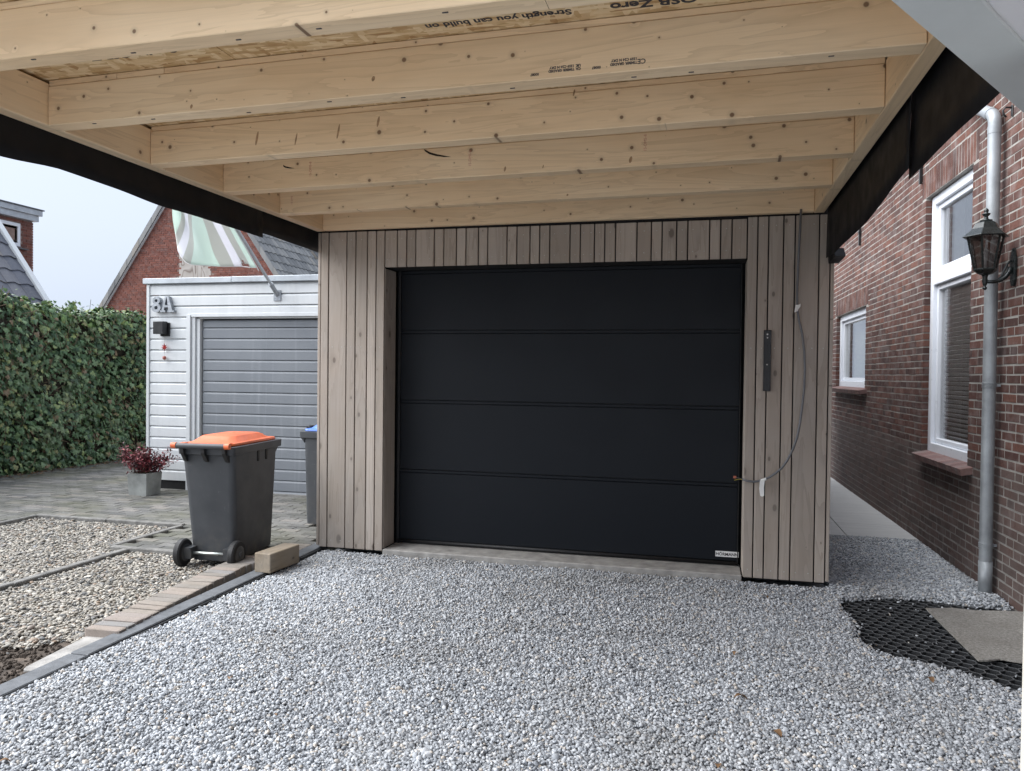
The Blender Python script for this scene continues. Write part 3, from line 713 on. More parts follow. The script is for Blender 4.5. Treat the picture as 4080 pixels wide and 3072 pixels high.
B(-.06, 3.67, -3.48, 5.9, 2.602, 2.625).build('roof_membrane', 'membrane', car)
# prints on the strand board (upside down from here) and on the joists
def osb_text(s, size, x, y, off=.0):
    text_mesh('board_print', s, size, 'ink', car, Matrix.Translation((x, y, 2.5812)) @ Matrix.Rotation(PI, 4, 'Y') @ Matrix.Shear('XY', 4, (.12, 0)) , .0004, off)
osb_text('SterlingOSB Zero',   .070, 2.445 + .60, -2.690, .002)
osb_text('Strength you can build on', .052, 2.405, -2.682, .0012)
osb_text('SterlingOSB Zero', .070, .802 + .02, -2.722, .002)
osb_text('Strength you can build on', .052, 3.9, -1.2)
def joist_text(s, size, x, z, k, mat, vertical=False, off=0.0):
    yl, yr, w = J[k]; y = yl + (yr - yl) * (x - .062) / 3.483 - .0006; a = math.atan2(yr - yl, 3.483)
    R = Matrix(((-1, 0, 0, 0), (0, 0, -1, 0), (0, -1, 0, 0), (0, 0, 0, 1)))
    if vertical: R = Matrix(((0, -1, 0, 0), (0, 0, -1, 0), (1, 0, 0, 0), (0, 0, 0, 1)))
    text_mesh('timber_print', s, size, mat, car, Matrix.Translation((x, y, z)) @ Matrix.Rotation(a, 4, 'Z') @ R, .0002, off)
joist_text('CE', .024, 2.658, 2.421, 4, 'ink_wood', off=.0006)
joist_text('1359 C24 N DRY', .0125, 2.628, 2.428, 4, 'ink_wood', off=.0006); joist_text('TIMBER GRADED', .0125, 2.628, 2.415, 4, 'ink_wood', off=.0006)
joist_text('00087', .0125, 2.50, 2.410, 4, 'ink_wood', off=.0005)
joist_text('UK', .0125, 2.428, 2.424, 4, 'ink_wood', off=.0008); joist_text('CA', .0125, 2.428, 2.412, 4, 'ink_wood', off=.0008)
joist_text('1359 C24 N DRY', .0125, 2.405, 2.424, 4, 'ink_wood', off=.0006); joist_text('TIMBER GRADED', .0125, 2.405, 2.412, 4, 'ink_wood', off=.0006)
joist_text('00087', .0125, 2.275, 2.406, 4, 'ink_wood', off=.0005)
for x, z in ((.655, 2.44), (1.628, 2.438), (2.57, 2.455)): joist_text('15-DMS-8', .021, x, z, 2, 'ink_red', True)
joist_text('15-DMS', .018, .16, 2.44, 1, 'ink_red', True)
def on_joist(name, poly, k, mat, d=.0012):
    yl, yr, w = J[k]; m = MB(); cx = sum(p[0] for p in poly) / len(poly); y = yl + (yr - yl) * (cx - .062) / 3.483
    a = (yr - yl) / 3.483
    m.prism(poly, 1, 0, 0); n = len(poly)
    m.v = [(px, yl + a * (px - .062) - (d if i < n else -.003), pz) for i, (px, pz) in enumerate(list(poly) + list(poly))]
    m.build(name, mat, car)
on_joist('bark_pocket', [(1.352, 2.551), (1.362, 2.546), (1.390, 2.530), (1.43, 2.517), (1.475, 2.506), (1.512, 2.497), (1.470, 2.499), (1.425, 2.507), (1.385, 2.520), (1.358, 2.538)], 2, 'bark')
on_joist('bark_pocket', [(.470, 2.520), (.482, 2.512), (.510, 2.504), (.545, 2.495), (.512, 2.496), (.484, 2.502), (.471, 2.510)], 2, 'bark')
for (x, z, w, h, k) in ((1.82, 2.412, .012, .028, 2), (2.03, 2.412, .006, .02, 2), (2.49, 2.418, .016, .034, 2), (2.30, 2.55, .008, .03, 3), (1.15, 2.47, .010, .07, 3), (1.36, 2.50, .012, .05, 3), (.92, 2.45, .008, .06, 3), (.70, 2.47, .012, .07, 3), (1.62, 2.445, .014, .02, 4), (.80, 2.405, .011, .018, 4), (2.05, 2.405, .012, .014, 1)):
    pl = [(x + w * math.cos(q) * .5 + h * .1 * math.sin(q), z + h * .5 * math.sin(q)) for q in [i * PI / 5 for i in range(10)]]
    on_joist('knot_mark', pl, k, 'crack', .0008)
# staples / nail ends under the joists
m = MB()
for k in (4, 5):
    for i in range(9):
        x = .3 + i * .37 + random.uniform(-.1, .1); yl, yr, w = J[k]; y = yl + (yr - yl) * (x - .06) / 3.48 + random.uniform(.02, .06)
        m.box(x - .009, x + .009, y - .0025, y + .0025, ZB - .003, ZB)
m.build('staple_marks', 'ink_wood', car, kind='stuff')
# black foil flaps along both sides
def foil(x, prof, name, out):
    m = MB(); n = len(prof)
    ysd = []
    for (a, b) in zip(prof[:-1], prof[1:]):
        k = max(1, int(abs(b[0] - a[0]) / .06))
        for i in range(k):
            t = i / k; t2 = t * t * (3 - 2 * t) * .5 + t * .5
            ysd.append((a[0] + (b[0] - a[0]) * t, a[1] + (b[1] - a[1]) * t2))
    ysd.append(prof[-1]); NZ = 7; vs = []
    for side in (0, .003):
        for i, (y, zb) in enumerate(ysd):
            for j in range(NZ):
                t = j / (NZ - 1); z = 2.60 + (zb - 2.60) * t
                wv = .006 * math.sin(y * 3.1 + 1.3 * x) * t + .002 * math.sin(y * 9.7 + x) * t * t + .003 * math.sin(t * 7 + y * 4) * (1 - t)
                vs.append((x + out * (side + .002 + abs(.0)) + wv * 1.0 * out, y, z))
    R = len(ysd); fs = []
    for s_ in (0, 1):
        for i in range(R - 1):
            for j in range(NZ - 1):
                a = s_ * R * NZ + i * NZ + j; fs.append((a, a + 1, a + NZ + 1, a + NZ))
    for i in range(R - 1):
        a = i * NZ + NZ - 1; fs.append((a, a + NZ, a + NZ + R * NZ, a + R * NZ))
        a = i * NZ; fs.append((a, a + NZ, a + NZ + R * NZ, a + R * NZ))
    for i in (0, R - 1):
        for j in range(NZ - 1):
            a = i * NZ + j; fs.append((a, a + 1, a + 1 + R * NZ, a + R * NZ))
    m.add(vs, fs); return m.build(name, 'foil', car, smooth=True)
foil(-.016, [(-3.47, 2.19), (-3.2, 2.19), (-2.70, 2.207), (-2.41, 2.233), (-2.05, 2.226), (-1.72, 2.212), (-1.40, 2.216), (-1.06, 2.213), (-.74, 2.208)], 'foil_flap', -1)
foil(-.036, [(-.80, 2.243), (-.60, 2.246), (-.3, 2.240), (.07, 2.237), (.2, 2.23)], 'foil_flap', -1)
foil(3.650, [(-3.47, 2.12), (-2.89, 2.116), (-2.68, 2.118), (-2.35, 2.112), (-2.17, 2.108), (-1.985, 2.105)], 'foil_flap', 1)
foil(3.632, [(-2.05, 2.132), (-1.6, 2.108), (-1.19, 2.086), (-.83, 2.088), (-.28, 2.076), (-.16, 2.085), (.0, 2.09)], 'foil_flap', 1)
o = MB().prism([(-.28, 2.06), (-.02, 2.05), (.02, 2.11), (-.2, 2.12)], 0, 3.64, 3.70).build('foil_corner', 'foil', car)

# ================================================================== BRICK HOUSE on the right (wall frame: local x along wall, local y outwards)
WA = .019
house = thing('brick_house', 'dark red brick house wall with white framed windows beside the drive', 'house', (4.685, 0, 0), PI / 2 + WA)
# local x = s (along +y world), local y = outwards is -x world  -> rotation 90deg maps local x->+y, local y->-x
def hl(ob): ob.parent = house; return ob
OPEN = [(.672, 1.752, .70, 2.822), (3.93, 5.66, 1.185, 2.125)]
SOLD = [(.56, 1.86, 2.822, 3.0415), (3.83, 5.76, 2.125, 2.3395)]
CH = .0585
def wall_world(s, out, z):
    return house_mw @ Vector((s, out, z))
house_mw = Matrix.Translation((4.685, 0, 0)) @ Matrix.Rotation(PI / 2 + WA, 4, 'Z')
# mortar backing with openings
m = MB()
xs = sorted({-5.0, 9.2} | {o_[0] - .008 for o_ in OPEN} | {o_[1] + .008 for o_ in OPEN})
zz = sorted({-.2, .735, 4.2, .70, 2.822, 1.185, 2.125})
mp_ = MB()
for x0, x1 in zip(xs[:-1], xs[1:]):
    for z0, z1 in zip(zz[:-1], zz[1:]):
        cx, cz = (x0 + x1) / 2, (z0 + z1) / 2
        if any(o_[0] - .009 < cx < o_[1] + .009 and o_[2] < cz < o_[3] for o_ in OPEN): continue
        (mp_ if cz < .735 else m).box(x0, x1, -.30, -.0022, z0, z1)
m.build('mortar', 'mortar', house); mp_.build('mortar', 'mortar_plinth', house)
items = []   # (s0,s1,z0,z1,plinth)
ST, HD, JT = .204, .098, .0108
nc = int(4.3 / CH)
for c in range(nc):
    z0 = -.17 + c * CH; z1 = z0 + CH - JT; zc = (z0 + z1) / 2
    solid = [(-4.9, 9.1)]
    for (a, b, za, zb) in OPEN + SOLD:
        if za - .02 < zc < zb + .02:
            nx = []
            for (p, q) in solid:
                if b <= p or a >= q: nx.append((p, q)); continue
                if a > p: nx.append((p, a - .002))
                if b < q: nx.append((b + .002, q))
            solid = nx
    s = -5.2 + (c % 2) * (ST + HD + 2 * JT) / 2 + (c // 2 % 2) * .052; k = 0
    while s < 9.1:
        L_ = ST if k % 2 == 0 else HD
        for (p, q) in solid:
            a, b = max(s, p), min(s + L_, q)
            if b - a > .012: items.append((a, b, z0, z1, zc < .735))
        s += L_ + JT; k += 1
for (a, b, za, zb) in SOLD:
    s = a
    while s < b - .03:
        items.append((s, s + .0495, za + .004, zb - .006, False)); s += .060
scored = []
for it in items:
    w = wall_world((it[0] + it[1]) / 2, 0, (it[2] + it[3]) / 2); q = project(w); sc = 0
    if q and -.0 < q[0] < 1.0 and 0 < q[1] < 1.0:
        q0 = project(wall_world(it[0], 0, it[2])); q1 = project(wall_world(it[1], 0, it[3]))
        sc = abs(q0[0] - q1[0]) * abs(q0[1] - q1[1])
    scored.append((sc, it))
scored.sort(key=lambda t: -t[0])
unit = {}
for key in ('brick', 'brick_plinth'):
    me = MB().box(-.5, .5, -.5, .5, -.5, .5).mesh('brick', .022); me.materials.append(M[key]); unit[key] = me
fields = {'brick': MB(), 'brick_plinth': MB()}
for k, (sc, (a, b, z0, z1, pl)) in enumerate(scored):
    key = 'brick_plinth' if pl else 'brick'
    out = random.uniform(-.0015, .0025); dz = random.gauss(0, .0012); rz = random.gauss(0, .006); ry = random.gauss(0, .005)
    cx, cz = (a + b) / 2, (z0 + z1) / 2 + dz
    if k < 300 and sc > 0:
        o = mobj('brick', unit[key], None, house); o.location = (cx, -.0505 + out * .5, cz); o.scale = (b - a, .1, z1 - z0); o.rotation_euler = (0, ry, rz * .3)
    else:
        mt = Matrix.Translation((cx, -.0505 + out * .5, cz)) @ Matrix.Rotation(ry, 4, 'Y')
        fields[key].box(-(b - a) / 2, (b - a) / 2, -.05, .05, -(z1 - z0) / 2, (z1 - z0) / 2, mt)
fields['brick'].build('brick_field', 'brick', house, kind='stuff'); fields['brick_plinth'].build('plinth_brick_field', 'brick_plinth', house, kind='stuff')
# windows
def window(op, transom, blind, depth=.045, label=None):
    s0, s1, z0, z1 = op
    w = thing('window', None, None); w.parent = house
    fw = .075; y0, y1 = -depth - .06, -depth
    # brick reveal far side & near side
    for sx, nm in ((s0, 'r'), (s1, 'l')):
        m = MB(); k = 0; z = z0
        while z < z1 - .02:
            if nm == 'l': m.box(sx - .003, sx + .05, -depth - .08, -.1, z, min(z + CH - JT, z1))
            else: m.box(sx - .05, sx + .002, -depth - .08, -.1, z, min(z + CH - JT, z1))
            z += CH
        m.build('reveal_bricks', 'brick_plinth', w, kind='stuff')
    def fr(a, b, c, d, oy=0.0, t=.06): return B(a, b, y0 - oy, y0 - oy + t, c, d).build('frame', 'frame_white', w, .004)
    fr(s0 + .002, s0 + fw, z0, z1 - .002); fr(s1 - fw, s1 - .002, z0, z1 - .002); fr(s0 + fw, s1 - fw, z1 - fw, z1 - .002); fr(s0 + fw, s1 - fw, z0, z0 + .085)
    cells_ = [(z0 + .085, z1 - fw)]
    if transom:
        fr(s0 + fw, s1 - fw, transom[0], transom[1]); cells_ = [(z0 + .085, transom[0]), (transom[1], z1 - fw)]
    for (c0, c1) in cells_:
        sw = .042
        for (a, b, c, d) in ((s0 + fw + .002, s0 + fw + sw, c0 + .002, c1 - .002), (s1 - fw - sw, s1 - fw - .002, c0 + .002, c1 - .002), (s0 + fw + sw, s1 - fw - sw, c1 - sw, c1 - .002), (s0 + fw + sw, s1 - fw - sw, c0 + .002, c0 + sw)):
            B(a, b, y0 - .028, y0 + .030, c, d).build('sash', 'frame_white', w, .004)
        B(s0 + fw + sw - .004, s1 - fw - sw + .004, y0 - .004, y0 + .004, c0 + sw - .004, c1 - sw + .004).build('pane', 'glass', w)
    m = MB(); m.box(s0 - .3, s1 + .3, -1.6, -1.55, z0 - .3, z1 + .3); m.box(s0 - .3, s1 + .3, -1.55, -.34, z0 - .35, z0 - .3); m.box(s0 - .35, s0 - .3, -1.6, -.34, z0 - .35, z1 + .3); m.box(s1 + .3, s1 + .35, -1.6, -.34, z0 - .35, z1 + .3); m.box(s0 - .3, s1 + .3, -1.6, -.34, z1 + .3, z1 + .35)
    m.build('room', 'room', w)
    c0, c1 = cells_[0]
    if blind == 'slats':
        m = MB(); z = c0 + .06
        while z < c1 - .02:
            mt = Matrix.Translation(((s0 + s1) / 2, y0 - .034, z)) @ Matrix.Rotation(.75, 4, 'X'); h = (s1 - s0) / 2 - fw - .03
            m.box(-h, h, -.018, .018, -.0012, .0012, mt); z += .036
        m.build('blind', 'blind', w, kind='stuff')
    else:
        m = MB(); pts = []; n = 60
        for i in range(n + 1): pts.append((s0 + fw + .05 + (s1 - s0 - 2 * fw - .1) * i / n, y0 - .10 + .006 * math.sin(i * 1.6)))
        vs = [(x, y, z) for z in (c0 + .05, c1) for (x, y) in pts]; m.add(vs, [(i, i + 1, i + n + 2, i + n + 1) for i in range(n)]); m.build('curtain', 'curtain', w, smooth=True)
    return w
w1 = window(OPEN[0], (2.085, 2.19), 'slats'); w2 = window(OPEN[1], None, 'curtain')
for w, (s0, s1, z0, z1) in ((w1, OPEN[0]), (w2, OPEN[1])):
    s = s0 - .11
    while s < s1 + .0:
        mt = Matrix.Translation((s + .033, -.03, z0 - .012)) @ Matrix.Rotation(-.20, 4, 'X')
        m = MB().box(-.0315, .0315, -.10, .105, -.026, .024, mt); m.build('sill_brick', 'brick_sill', w, .003)
        s += .0665

# iron wall anchors, hook
for (s, z0, z1, lab) in ((1.872, 2.97, 3.30, 'black iron wall anchor above the tall window'), (4.25, 2.84, 3.15, 'black iron wall anchor high up between the two windows')):
    a = thing('wall_anchor', lab, 'wall anchor', house_mw @ Vector((s, 0, z0)), PI / 2 + WA, 'iron wall anchors')
    B(-.012, .012, .004, .028, 0, z1 - z0).build('bar', 'black_metal', a, .003); B(-.02, .02, .0045, .034, (z1 - z0) * .45, (z1 - z0) * .55).build('boss', 'black_metal', a, .004)
hk = thing('wall_hook', 'small black hook on the brick wall below the white canopy corner', 'hook', house_mw @ Vector((.005, 0, 2.94)), PI / 2 + WA)
B(-.012, .012, .003, .008, -.01, .06).build('plate', 'black_metal', hk, .002)
MB().tube([(0, .006, .045), (0, .04, .048), (0, .055, .03), (0, .05, .005), (0, .035, -.012)], .006, 6).build('hook', 'black_metal', hk, smooth=True)

# ---- downpipe
dp = thing('downpipe', 'grey zinc rainwater downpipe standing against the brick wall', 'downpipe', house_mw @ Vector((.112, .062, 0)), PI / 2 + WA)
PR = .0375
MB().tube([(0, 0, -.06), (0, 0, .16)], PR * 1.06, 20).build('foot_socket', 'zinc_pipe', dp, smooth=True)
o = MB().tube([(0, 0, .13), (0, 0, 2.90)], PR, 24).build('pipe', 'zinc_pipe', dp); smooth_by_angle(o)
arc = [(0, 0, 2.88)] + [(.085 - .085 * math.cos(q), 0, 2.92 + .085 * math.sin(q)) for q in [i * 1.18 / 8 for i in range(9)]]
d_ = Vector(arc[-1]) - Vector(arc[-2]); arc.append(tuple(Vector(arc[-1]) + d_.normalized() * .55))
o = MB().tube(arc, PR * .99, 24).build('elbow', 'zinc_pipe', dp); smooth_by_angle(o)
o = MB().tube([tuple(Vector(arc[9]) - d_.normalized() * .0), tuple(Vector(arc[9]) + d_.normalized() * .05)], PR * 1.07, 24).build('sleeve', 'zinc_pipe', dp); smooth_by_angle(o)
o = MB().tube([(0, 0, 2.86), (0, 0, 2.905)], PR * 1.05, 24).build('sleeve', 'zinc_pipe', dp); smooth_by_angle(o)
for z in (1.278, .262):
    m = MB()
    for dz in (-.012, 0, .012): m.lathe([(PR, dz - .004), (PR * 1.10, dz - .003), (PR * 1.10, dz + .003), (PR, dz + .004)], 24, (0, 0, z))
    m.box(-.006, .006, -.075, -.03, z - .008, z + .008)
    smooth_by_angle(m.build('pipe_bracket', 'zinc_pipe', dp))

# ---- wall lantern
lm = thing('wall_lantern', 'dark green cast metal wall lantern with smoked panes on a curved arm', 'wall lamp', house_mw @ Vector((-.085, 0, 1.88)), PI / 2 + WA)
LO = .165
def hexring(r, z, n=6, rot=PI / 6, c=LO): return [(r * math.cos(rot + 2 * PI * k / n), c + r * math.sin(rot + 2 * PI * k / n), z) for k in range(n)]
m = MB().loft([hexring(.128, .298), hexring(.130, .304), hexring(.118, .312), hexring(.078, .350), hexring(.060, .385), hexring(.030, .398)]); m.build('roof', 'lamp_metal', lm, .002)
m = MB().lathe([(.034, .396), (.036, .402), (.014, .408), (.010, .424), (.022, .436), (.024, .442), (.010, .447), (.013, .456), (.014, .462), (.008, .472), (.001, .476)], 12, (0, LO, 0)); m.build('finial', 'lamp_metal', lm, smooth=True)
lo, hi = hexring(.060, .105), hexring(.100, .300)
for k in range(6):
    a, b = Vector(lo[k]), Vector(hi[k]); MB().tube([a, b], .0065, 6).build('strut', 'lamp_metal', lm)
    q = [Vector(lo[k]) * .97 + Vector((0, LO, .105)) * .03, Vector(lo[(k + 1) % 6]) * .97 + Vector((0, LO, .105)) * .03, Vector(hi[(k + 1) % 6]) * .97 + Vector((0, LO, .3)) * .03, Vector(hi[k]) * .97 + Vector((0, LO, .3)) * .03]
    nrm = (q[1] - q[0]).cross(q[2] - q[0]).normalized() * .0015
    MB().add([x + nrm for x in q] + [x - nrm for x in q], [(0, 1, 2, 3), (7, 6, 5, 4), (0, 4, 5, 1), (1, 5, 6, 2), (2, 6, 7, 3), (3, 7, 4, 0)]).build('pane', 'lamp_glass', lm)
m = MB().loft([hexring(.012, .066), hexring(.045, .078), hexring(.068, .098), hexring(.066, .108)]); m.build('base_cup', 'lamp_metal', lm, .002)
m = MB().lathe([(.004, -.022), (.013, -.014), (.013, -.006), (.006, 0), (.011, .008), (.016, .03), (.014, .055), (.02, .07)], 12, (0, LO, 0)); m.build('drop_finial', 'lamp_metal', lm, smooth=True)
m = MB().lathe([(.012, .108), (.012, .14), (.010, .15), (.021, .185), (.019, .215), (.006, .232)], 12, (0, LO, 0)); m.build('bulb', 'label_white', lm, smooth=True)
MB().tube([(0, LO, .03), (0, .12, .028), (0, .085, .035), (0, .055, .055), (0, .035, .085), (0, .028, .115)], [.011, .012, .013, .014, .016, .016], 8).build('arm', 'lamp_metal', lm, smooth=True)
MB().tube([(0, .10, .032), (0, .075, .06), (0, .045, .135), (0, .025, .155)], .007, 6).build('scroll', 'lamp_metal', lm, smooth=True)
m = MB().prism([(-.030, .035), (-.012, .0), (.012, .0), (.030, .035), (.032, .105), (.036, .16), (.020, .205), (.008, .23), (-.008, .23), (-.020, .205), (-.036, .16), (-.032, .105)], 1, .003, .020); m.build('wall_plate', 'lamp_metal', lm, .004)

# ================================================================== NEIGHBOUR'S WHITE GARAGE
YN = 2.237
ng = thing('white_garage', 'low white clad garage with grey slatted door and house number', 'garage', (0, 0, 0))
B(-3.34, -.42, YN + .14, 7.2, -.1, 2.298).build('garage_body', 'siding', ng)
def clap(x0, x1, z0, z1, name, mat, par, y=YN, d=.016):
    h = z1 - z0
    m = MB().prism([(y, z0 + .003), (y, z1 - .026), (y + d, z1 - .006), (y + d + .008, z1), (y + d + .008, z0 + .003)], 0, x0, x1)
    return m.build(name, mat, par)
z = 2.298
rows = []
while z > .1: rows.append((z - .1252, z)); z -= .1252
for k, (z0, z1) in enumerate(rows):
    if z0 > 1.90: clap(-3.345, -.44, z0, z1, 'siding_board', 'siding', ng)
    else: clap(-3.345, -2.855, z0, z1, 'siding_board', 'siding', ng)
B(-3.385, -3.347, YN - .012, YN + .05, .02, 2.298).build('corner_trim', 'siding', ng, .003)
B(-3.42, -2.262, YN - .035, YN + .12, 2.300, 2.362).build('coping', 'zinc', ng, .004); B(-2.258, -.40, YN - .036, YN + .12, 2.301, 2.364).build('coping', 'zinc', ng, .004)
B(-3.42, -.40, YN + .12, 7.3, 2.300, 2.35).build('flat_roof', 'membrane', ng)
B(-2.853, -2.80, YN - .014, YN + .05, -.08, 1.945).build('door_frame', 'siding', ng, .003); B(-2.798, -2.752, YN + .008, YN + .06, -.08, 1.935).build('door_frame', 'siding', ng, .003); B(-2.750, -2.705, YN + .03, YN + .09, -.08, 1.925).build('door_frame', 'siding', ng, .003)
B(-2.80, -.44, YN - .006, YN + .05, 1.918, 1.958).build('door_head', 'siding', ng, .003); B(-2.75, -.44, YN + .03, YN + .09, 1.90, 1.917).build('door_head', 'siding', ng, .003)
gd = thing('slat_door', None, None); gd.parent = ng
B(-2.70, -.44, YN + .098, YN + .12, -.08, 1.90).build('door_gap', 'rubber', gd)
z = 1.885; k = 0
while z > -.04:
    h = .085 if k == 0 else .1215
    clap(-2.685, -.45, z - h, z, 'door_slat', 'greydoor', gd, YN + .062, .010); z -= h; k += 1
B(-2.69, -.44, YN + .05, YN + .14, -.09, -.052).build('door_sill', 'concrete', ng)
B(-3.34, -2.86, YN + .012, YN + .028, -.09, .045).build('footing_foil', 'membrane', ng)
# house number 8A
hn = thing('house_number', 'grey zinc house number 8A fixed to the white siding', 'house number', (0, 0, 0))
def ringpoly(cx, cz, ro, ri, sx, y0, y1, n=24):
    m = MB(); vs = []
    for y in (y0, y1):
        for r_ in (ro, ri):
            vs += [(cx + r_ * sx * math.cos(2 * PI * k / n), y, cz + r_ * math.sin(2 * PI * k / n)) for k in range(n)]
    fs = []
    for k in range(n):
        k2 = (k + 1) % n
        fs += [(k, k2, n + k2, n + k), (2 * n + k, 3 * n + k, 3 * n + k2, 2 * n + k2), (k, 2 * n + k, 2 * n + k2, k2), (n + k, n + k2, 3 * n + k2, 3 * n + k)]
    return m.add(vs, fs)
m = ringpoly(-3.225, 2.024, .052, .020, 1.15, YN - .05, YN - .001); m2 = ringpoly(-3.225, 2.105, .044, .017, 1.15, YN - .049, YN - .001)
m.add(m2.v, m2.f); m.build('digit', 'galv', hn)
m = MB(); ax = -3.083; zb = 1.973
def quad(p, y0=YN - .05, y1=YN - .001): m.prism(p, 1, y0, y1)
quad([(ax - .070, zb + .02), (ax - .040, zb + .02), (ax - .004, zb + .178), (ax - .022, zb + .178)])
quad([(ax + .024, zb + .02), (ax + .072, zb + .02), (ax + .024, zb + .178), (ax - .004, zb + .178)], YN - .0502)
quad([(ax - .04, zb + .055), (ax + .03, zb + .055), (ax + .03, zb + .080), (ax - .034, zb + .080)], YN - .0498)
quad([(ax - .090, zb), (ax - .022, zb), (ax - .022, zb + .0198), (ax - .090, zb + .0198)]); quad([(ax + .010, zb), (ax + .092, zb), (ax + .092, zb + .0198), (ax + .010, zb + .0198)])
m.build('letter', 'galv', hn)
# cube wall lamp
wlamp = thing('cube_lamp', 'small black cube wall lamp below the house number', 'wall lamp', (-3.146, YN, 1.70))
B(-.045, .075, -.02, -.001, .0, .155).build('back_plate', 'black_metal', wlamp, .002); B(-.075, .055, -.105, -.0205, .022, .165).build('shade', 'black_metal', wlamp, .003)
# star hanger
st = thing('star_hanger', 'red flower ornament with a bead hanging on string below the cube lamp', 'ornament', (-3.126, YN - .03, 1.573))
m = MB()
for k in range(8):
    a = k * PI / 4; ln = .05 if k % 2 == 0 else .042
    c, s_ = math.cos(a), math.sin(a)
    tip = (ln * c, 0, ln * s_); l = (.018 * math.cos(a + .42), 0, .018 * math.sin(a + .42)); r_ = (.018 * math.cos(a - .42), 0, .018 * math.sin(a - .42)); mid = (.026 * c, -.012, .026 * s_); bk = (.026 * c, .008, .026 * s_); ce = (0, -.004, 0); cb2 = (0, .004, 0)
    m.add([tip, l, r_, mid, bk, ce, cb2], [(0, 1, 3), (0, 3, 2), (5, 3, 1), (5, 2, 3), (0, 4, 1), (0, 2, 4), (6, 1, 4), (6, 4, 2)])
m.build('petals', 'red', st)
MB().lathe([(.002, -.010), (.012, -.007), (.014, 0), (.010, .006), (.002, .008)], 10).build('centre', 'red', st, smooth=True).rotation_euler = (PI / 2, 0, 0)
MB().tube([(.006, .005, .15), (.003, 0, .05)], .0012, 4).build('string', 'twig', st); MB().tube([(0, 0, -.04), (0, 0, -.105)], .0012, 4).build('string', 'twig', st)
MB().lathe([(.002, -.146), (.015, -.14), (.022, -.122), (.018, -.106), (.003, -.10)], 12).build('bead', 'terracotta', st, smooth=True)
# flag pole + flag
fp = thing('flag_pole', 'grey pole in a square bracket slanting up from the white garage fascia', 'flagpole', (-1.70, YN, 2.152))
PD = Vector((0, -.7929, .6093))
B(-.045, .045, -.012, -.001, -.065, .055).build('bracket_plate', 'galv', fp, .003)
o = MB().tube([PD * .0, PD * .17], .024, 14).build('socket', 'galv', fp); smooth_by_angle(o)
o = MB().tube([PD * .16, PD * 1.75], .0165, 14).build('pole', 'zinc', fp); smooth_by_angle(o)
o = MB().tube([PD * .162, PD * .185], .021, 14).build('collar', 'zinc', fp); smooth_by_angle(o)
NU, NV = 44, 26
C00, C01 = Vector((-1.735, 1.900, 2.408)), Vector((-1.700, .90, 3.18)); C10, C11 = Vector((-2.60, 1.72, 2.55)), Vector((-1.92, .80, 3.24))
nf = Vector((0, .6093, .7929))
vs = []; uvs = []
for j in range(NV + 1):
    for i in range(NU + 1):
        u, v = i / NU, j / NV
        P = (C00 * (1 - u) + C10 * u) * (1 - v) + (C01 * (1 - u) + C11 * u) * v
        P += Vector((0, -.02, -.055)) * math.sin(u * PI) * (1 - v)
        P += nf * ((.075 * u * math.sin(u * 7.0 + v * 4.2) + .03 * math.sin(u * 13 - v * 9) * u) + .012 * math.sin(v * 14 + u * 5) * u)
        P += Vector((-.05, 0, 0)) * math.sin(v * PI) * u
        vs.append(P); uvs.append((u, v))
fs = [(j * (NU + 1) + i, j * (NU + 1) + i + 1, (j + 1) * (NU + 1) + i + 1, (j + 1) * (NU + 1) + i) for j in range(NV) for i in range(NU) if not (j == 0 and 4 <= i <= 7) and not (j == 1 and i == 6)]
me = bpy.data.meshes.new('flag'); me.from_pydata([tuple(v) for v in vs], [], fs); uvl = me.uv_layers.new(name='UVMap')
for lp in me.loops: uvl.data[lp.index].uv = uvs[lp.vertex_index]
me.polygons.foreach_set('use_smooth', [True] * len(me.polygons))
fl = thing('flag', 'faded mint flag with grey and white stripes flying from the slanting pole', 'flag')
o = mobj('cloth', me, 'flag', fl); md = o.modifiers.new('thick', 'SOLIDIFY'); md.thickness = .0015
MB().tube([C00 + Vector((-.005, .03, -.03)), C00 + (C01 - C00) * .3, C01], .006, 6).build('hem', 'label_white', fl)
m = MB(); hem = [vs[i] for i in range(0, NU + 1)]; m.tube(hem, .004, 5); m.build('hem', 'flag_hem' if 'flag_hem' in M else 'label_white', fl)

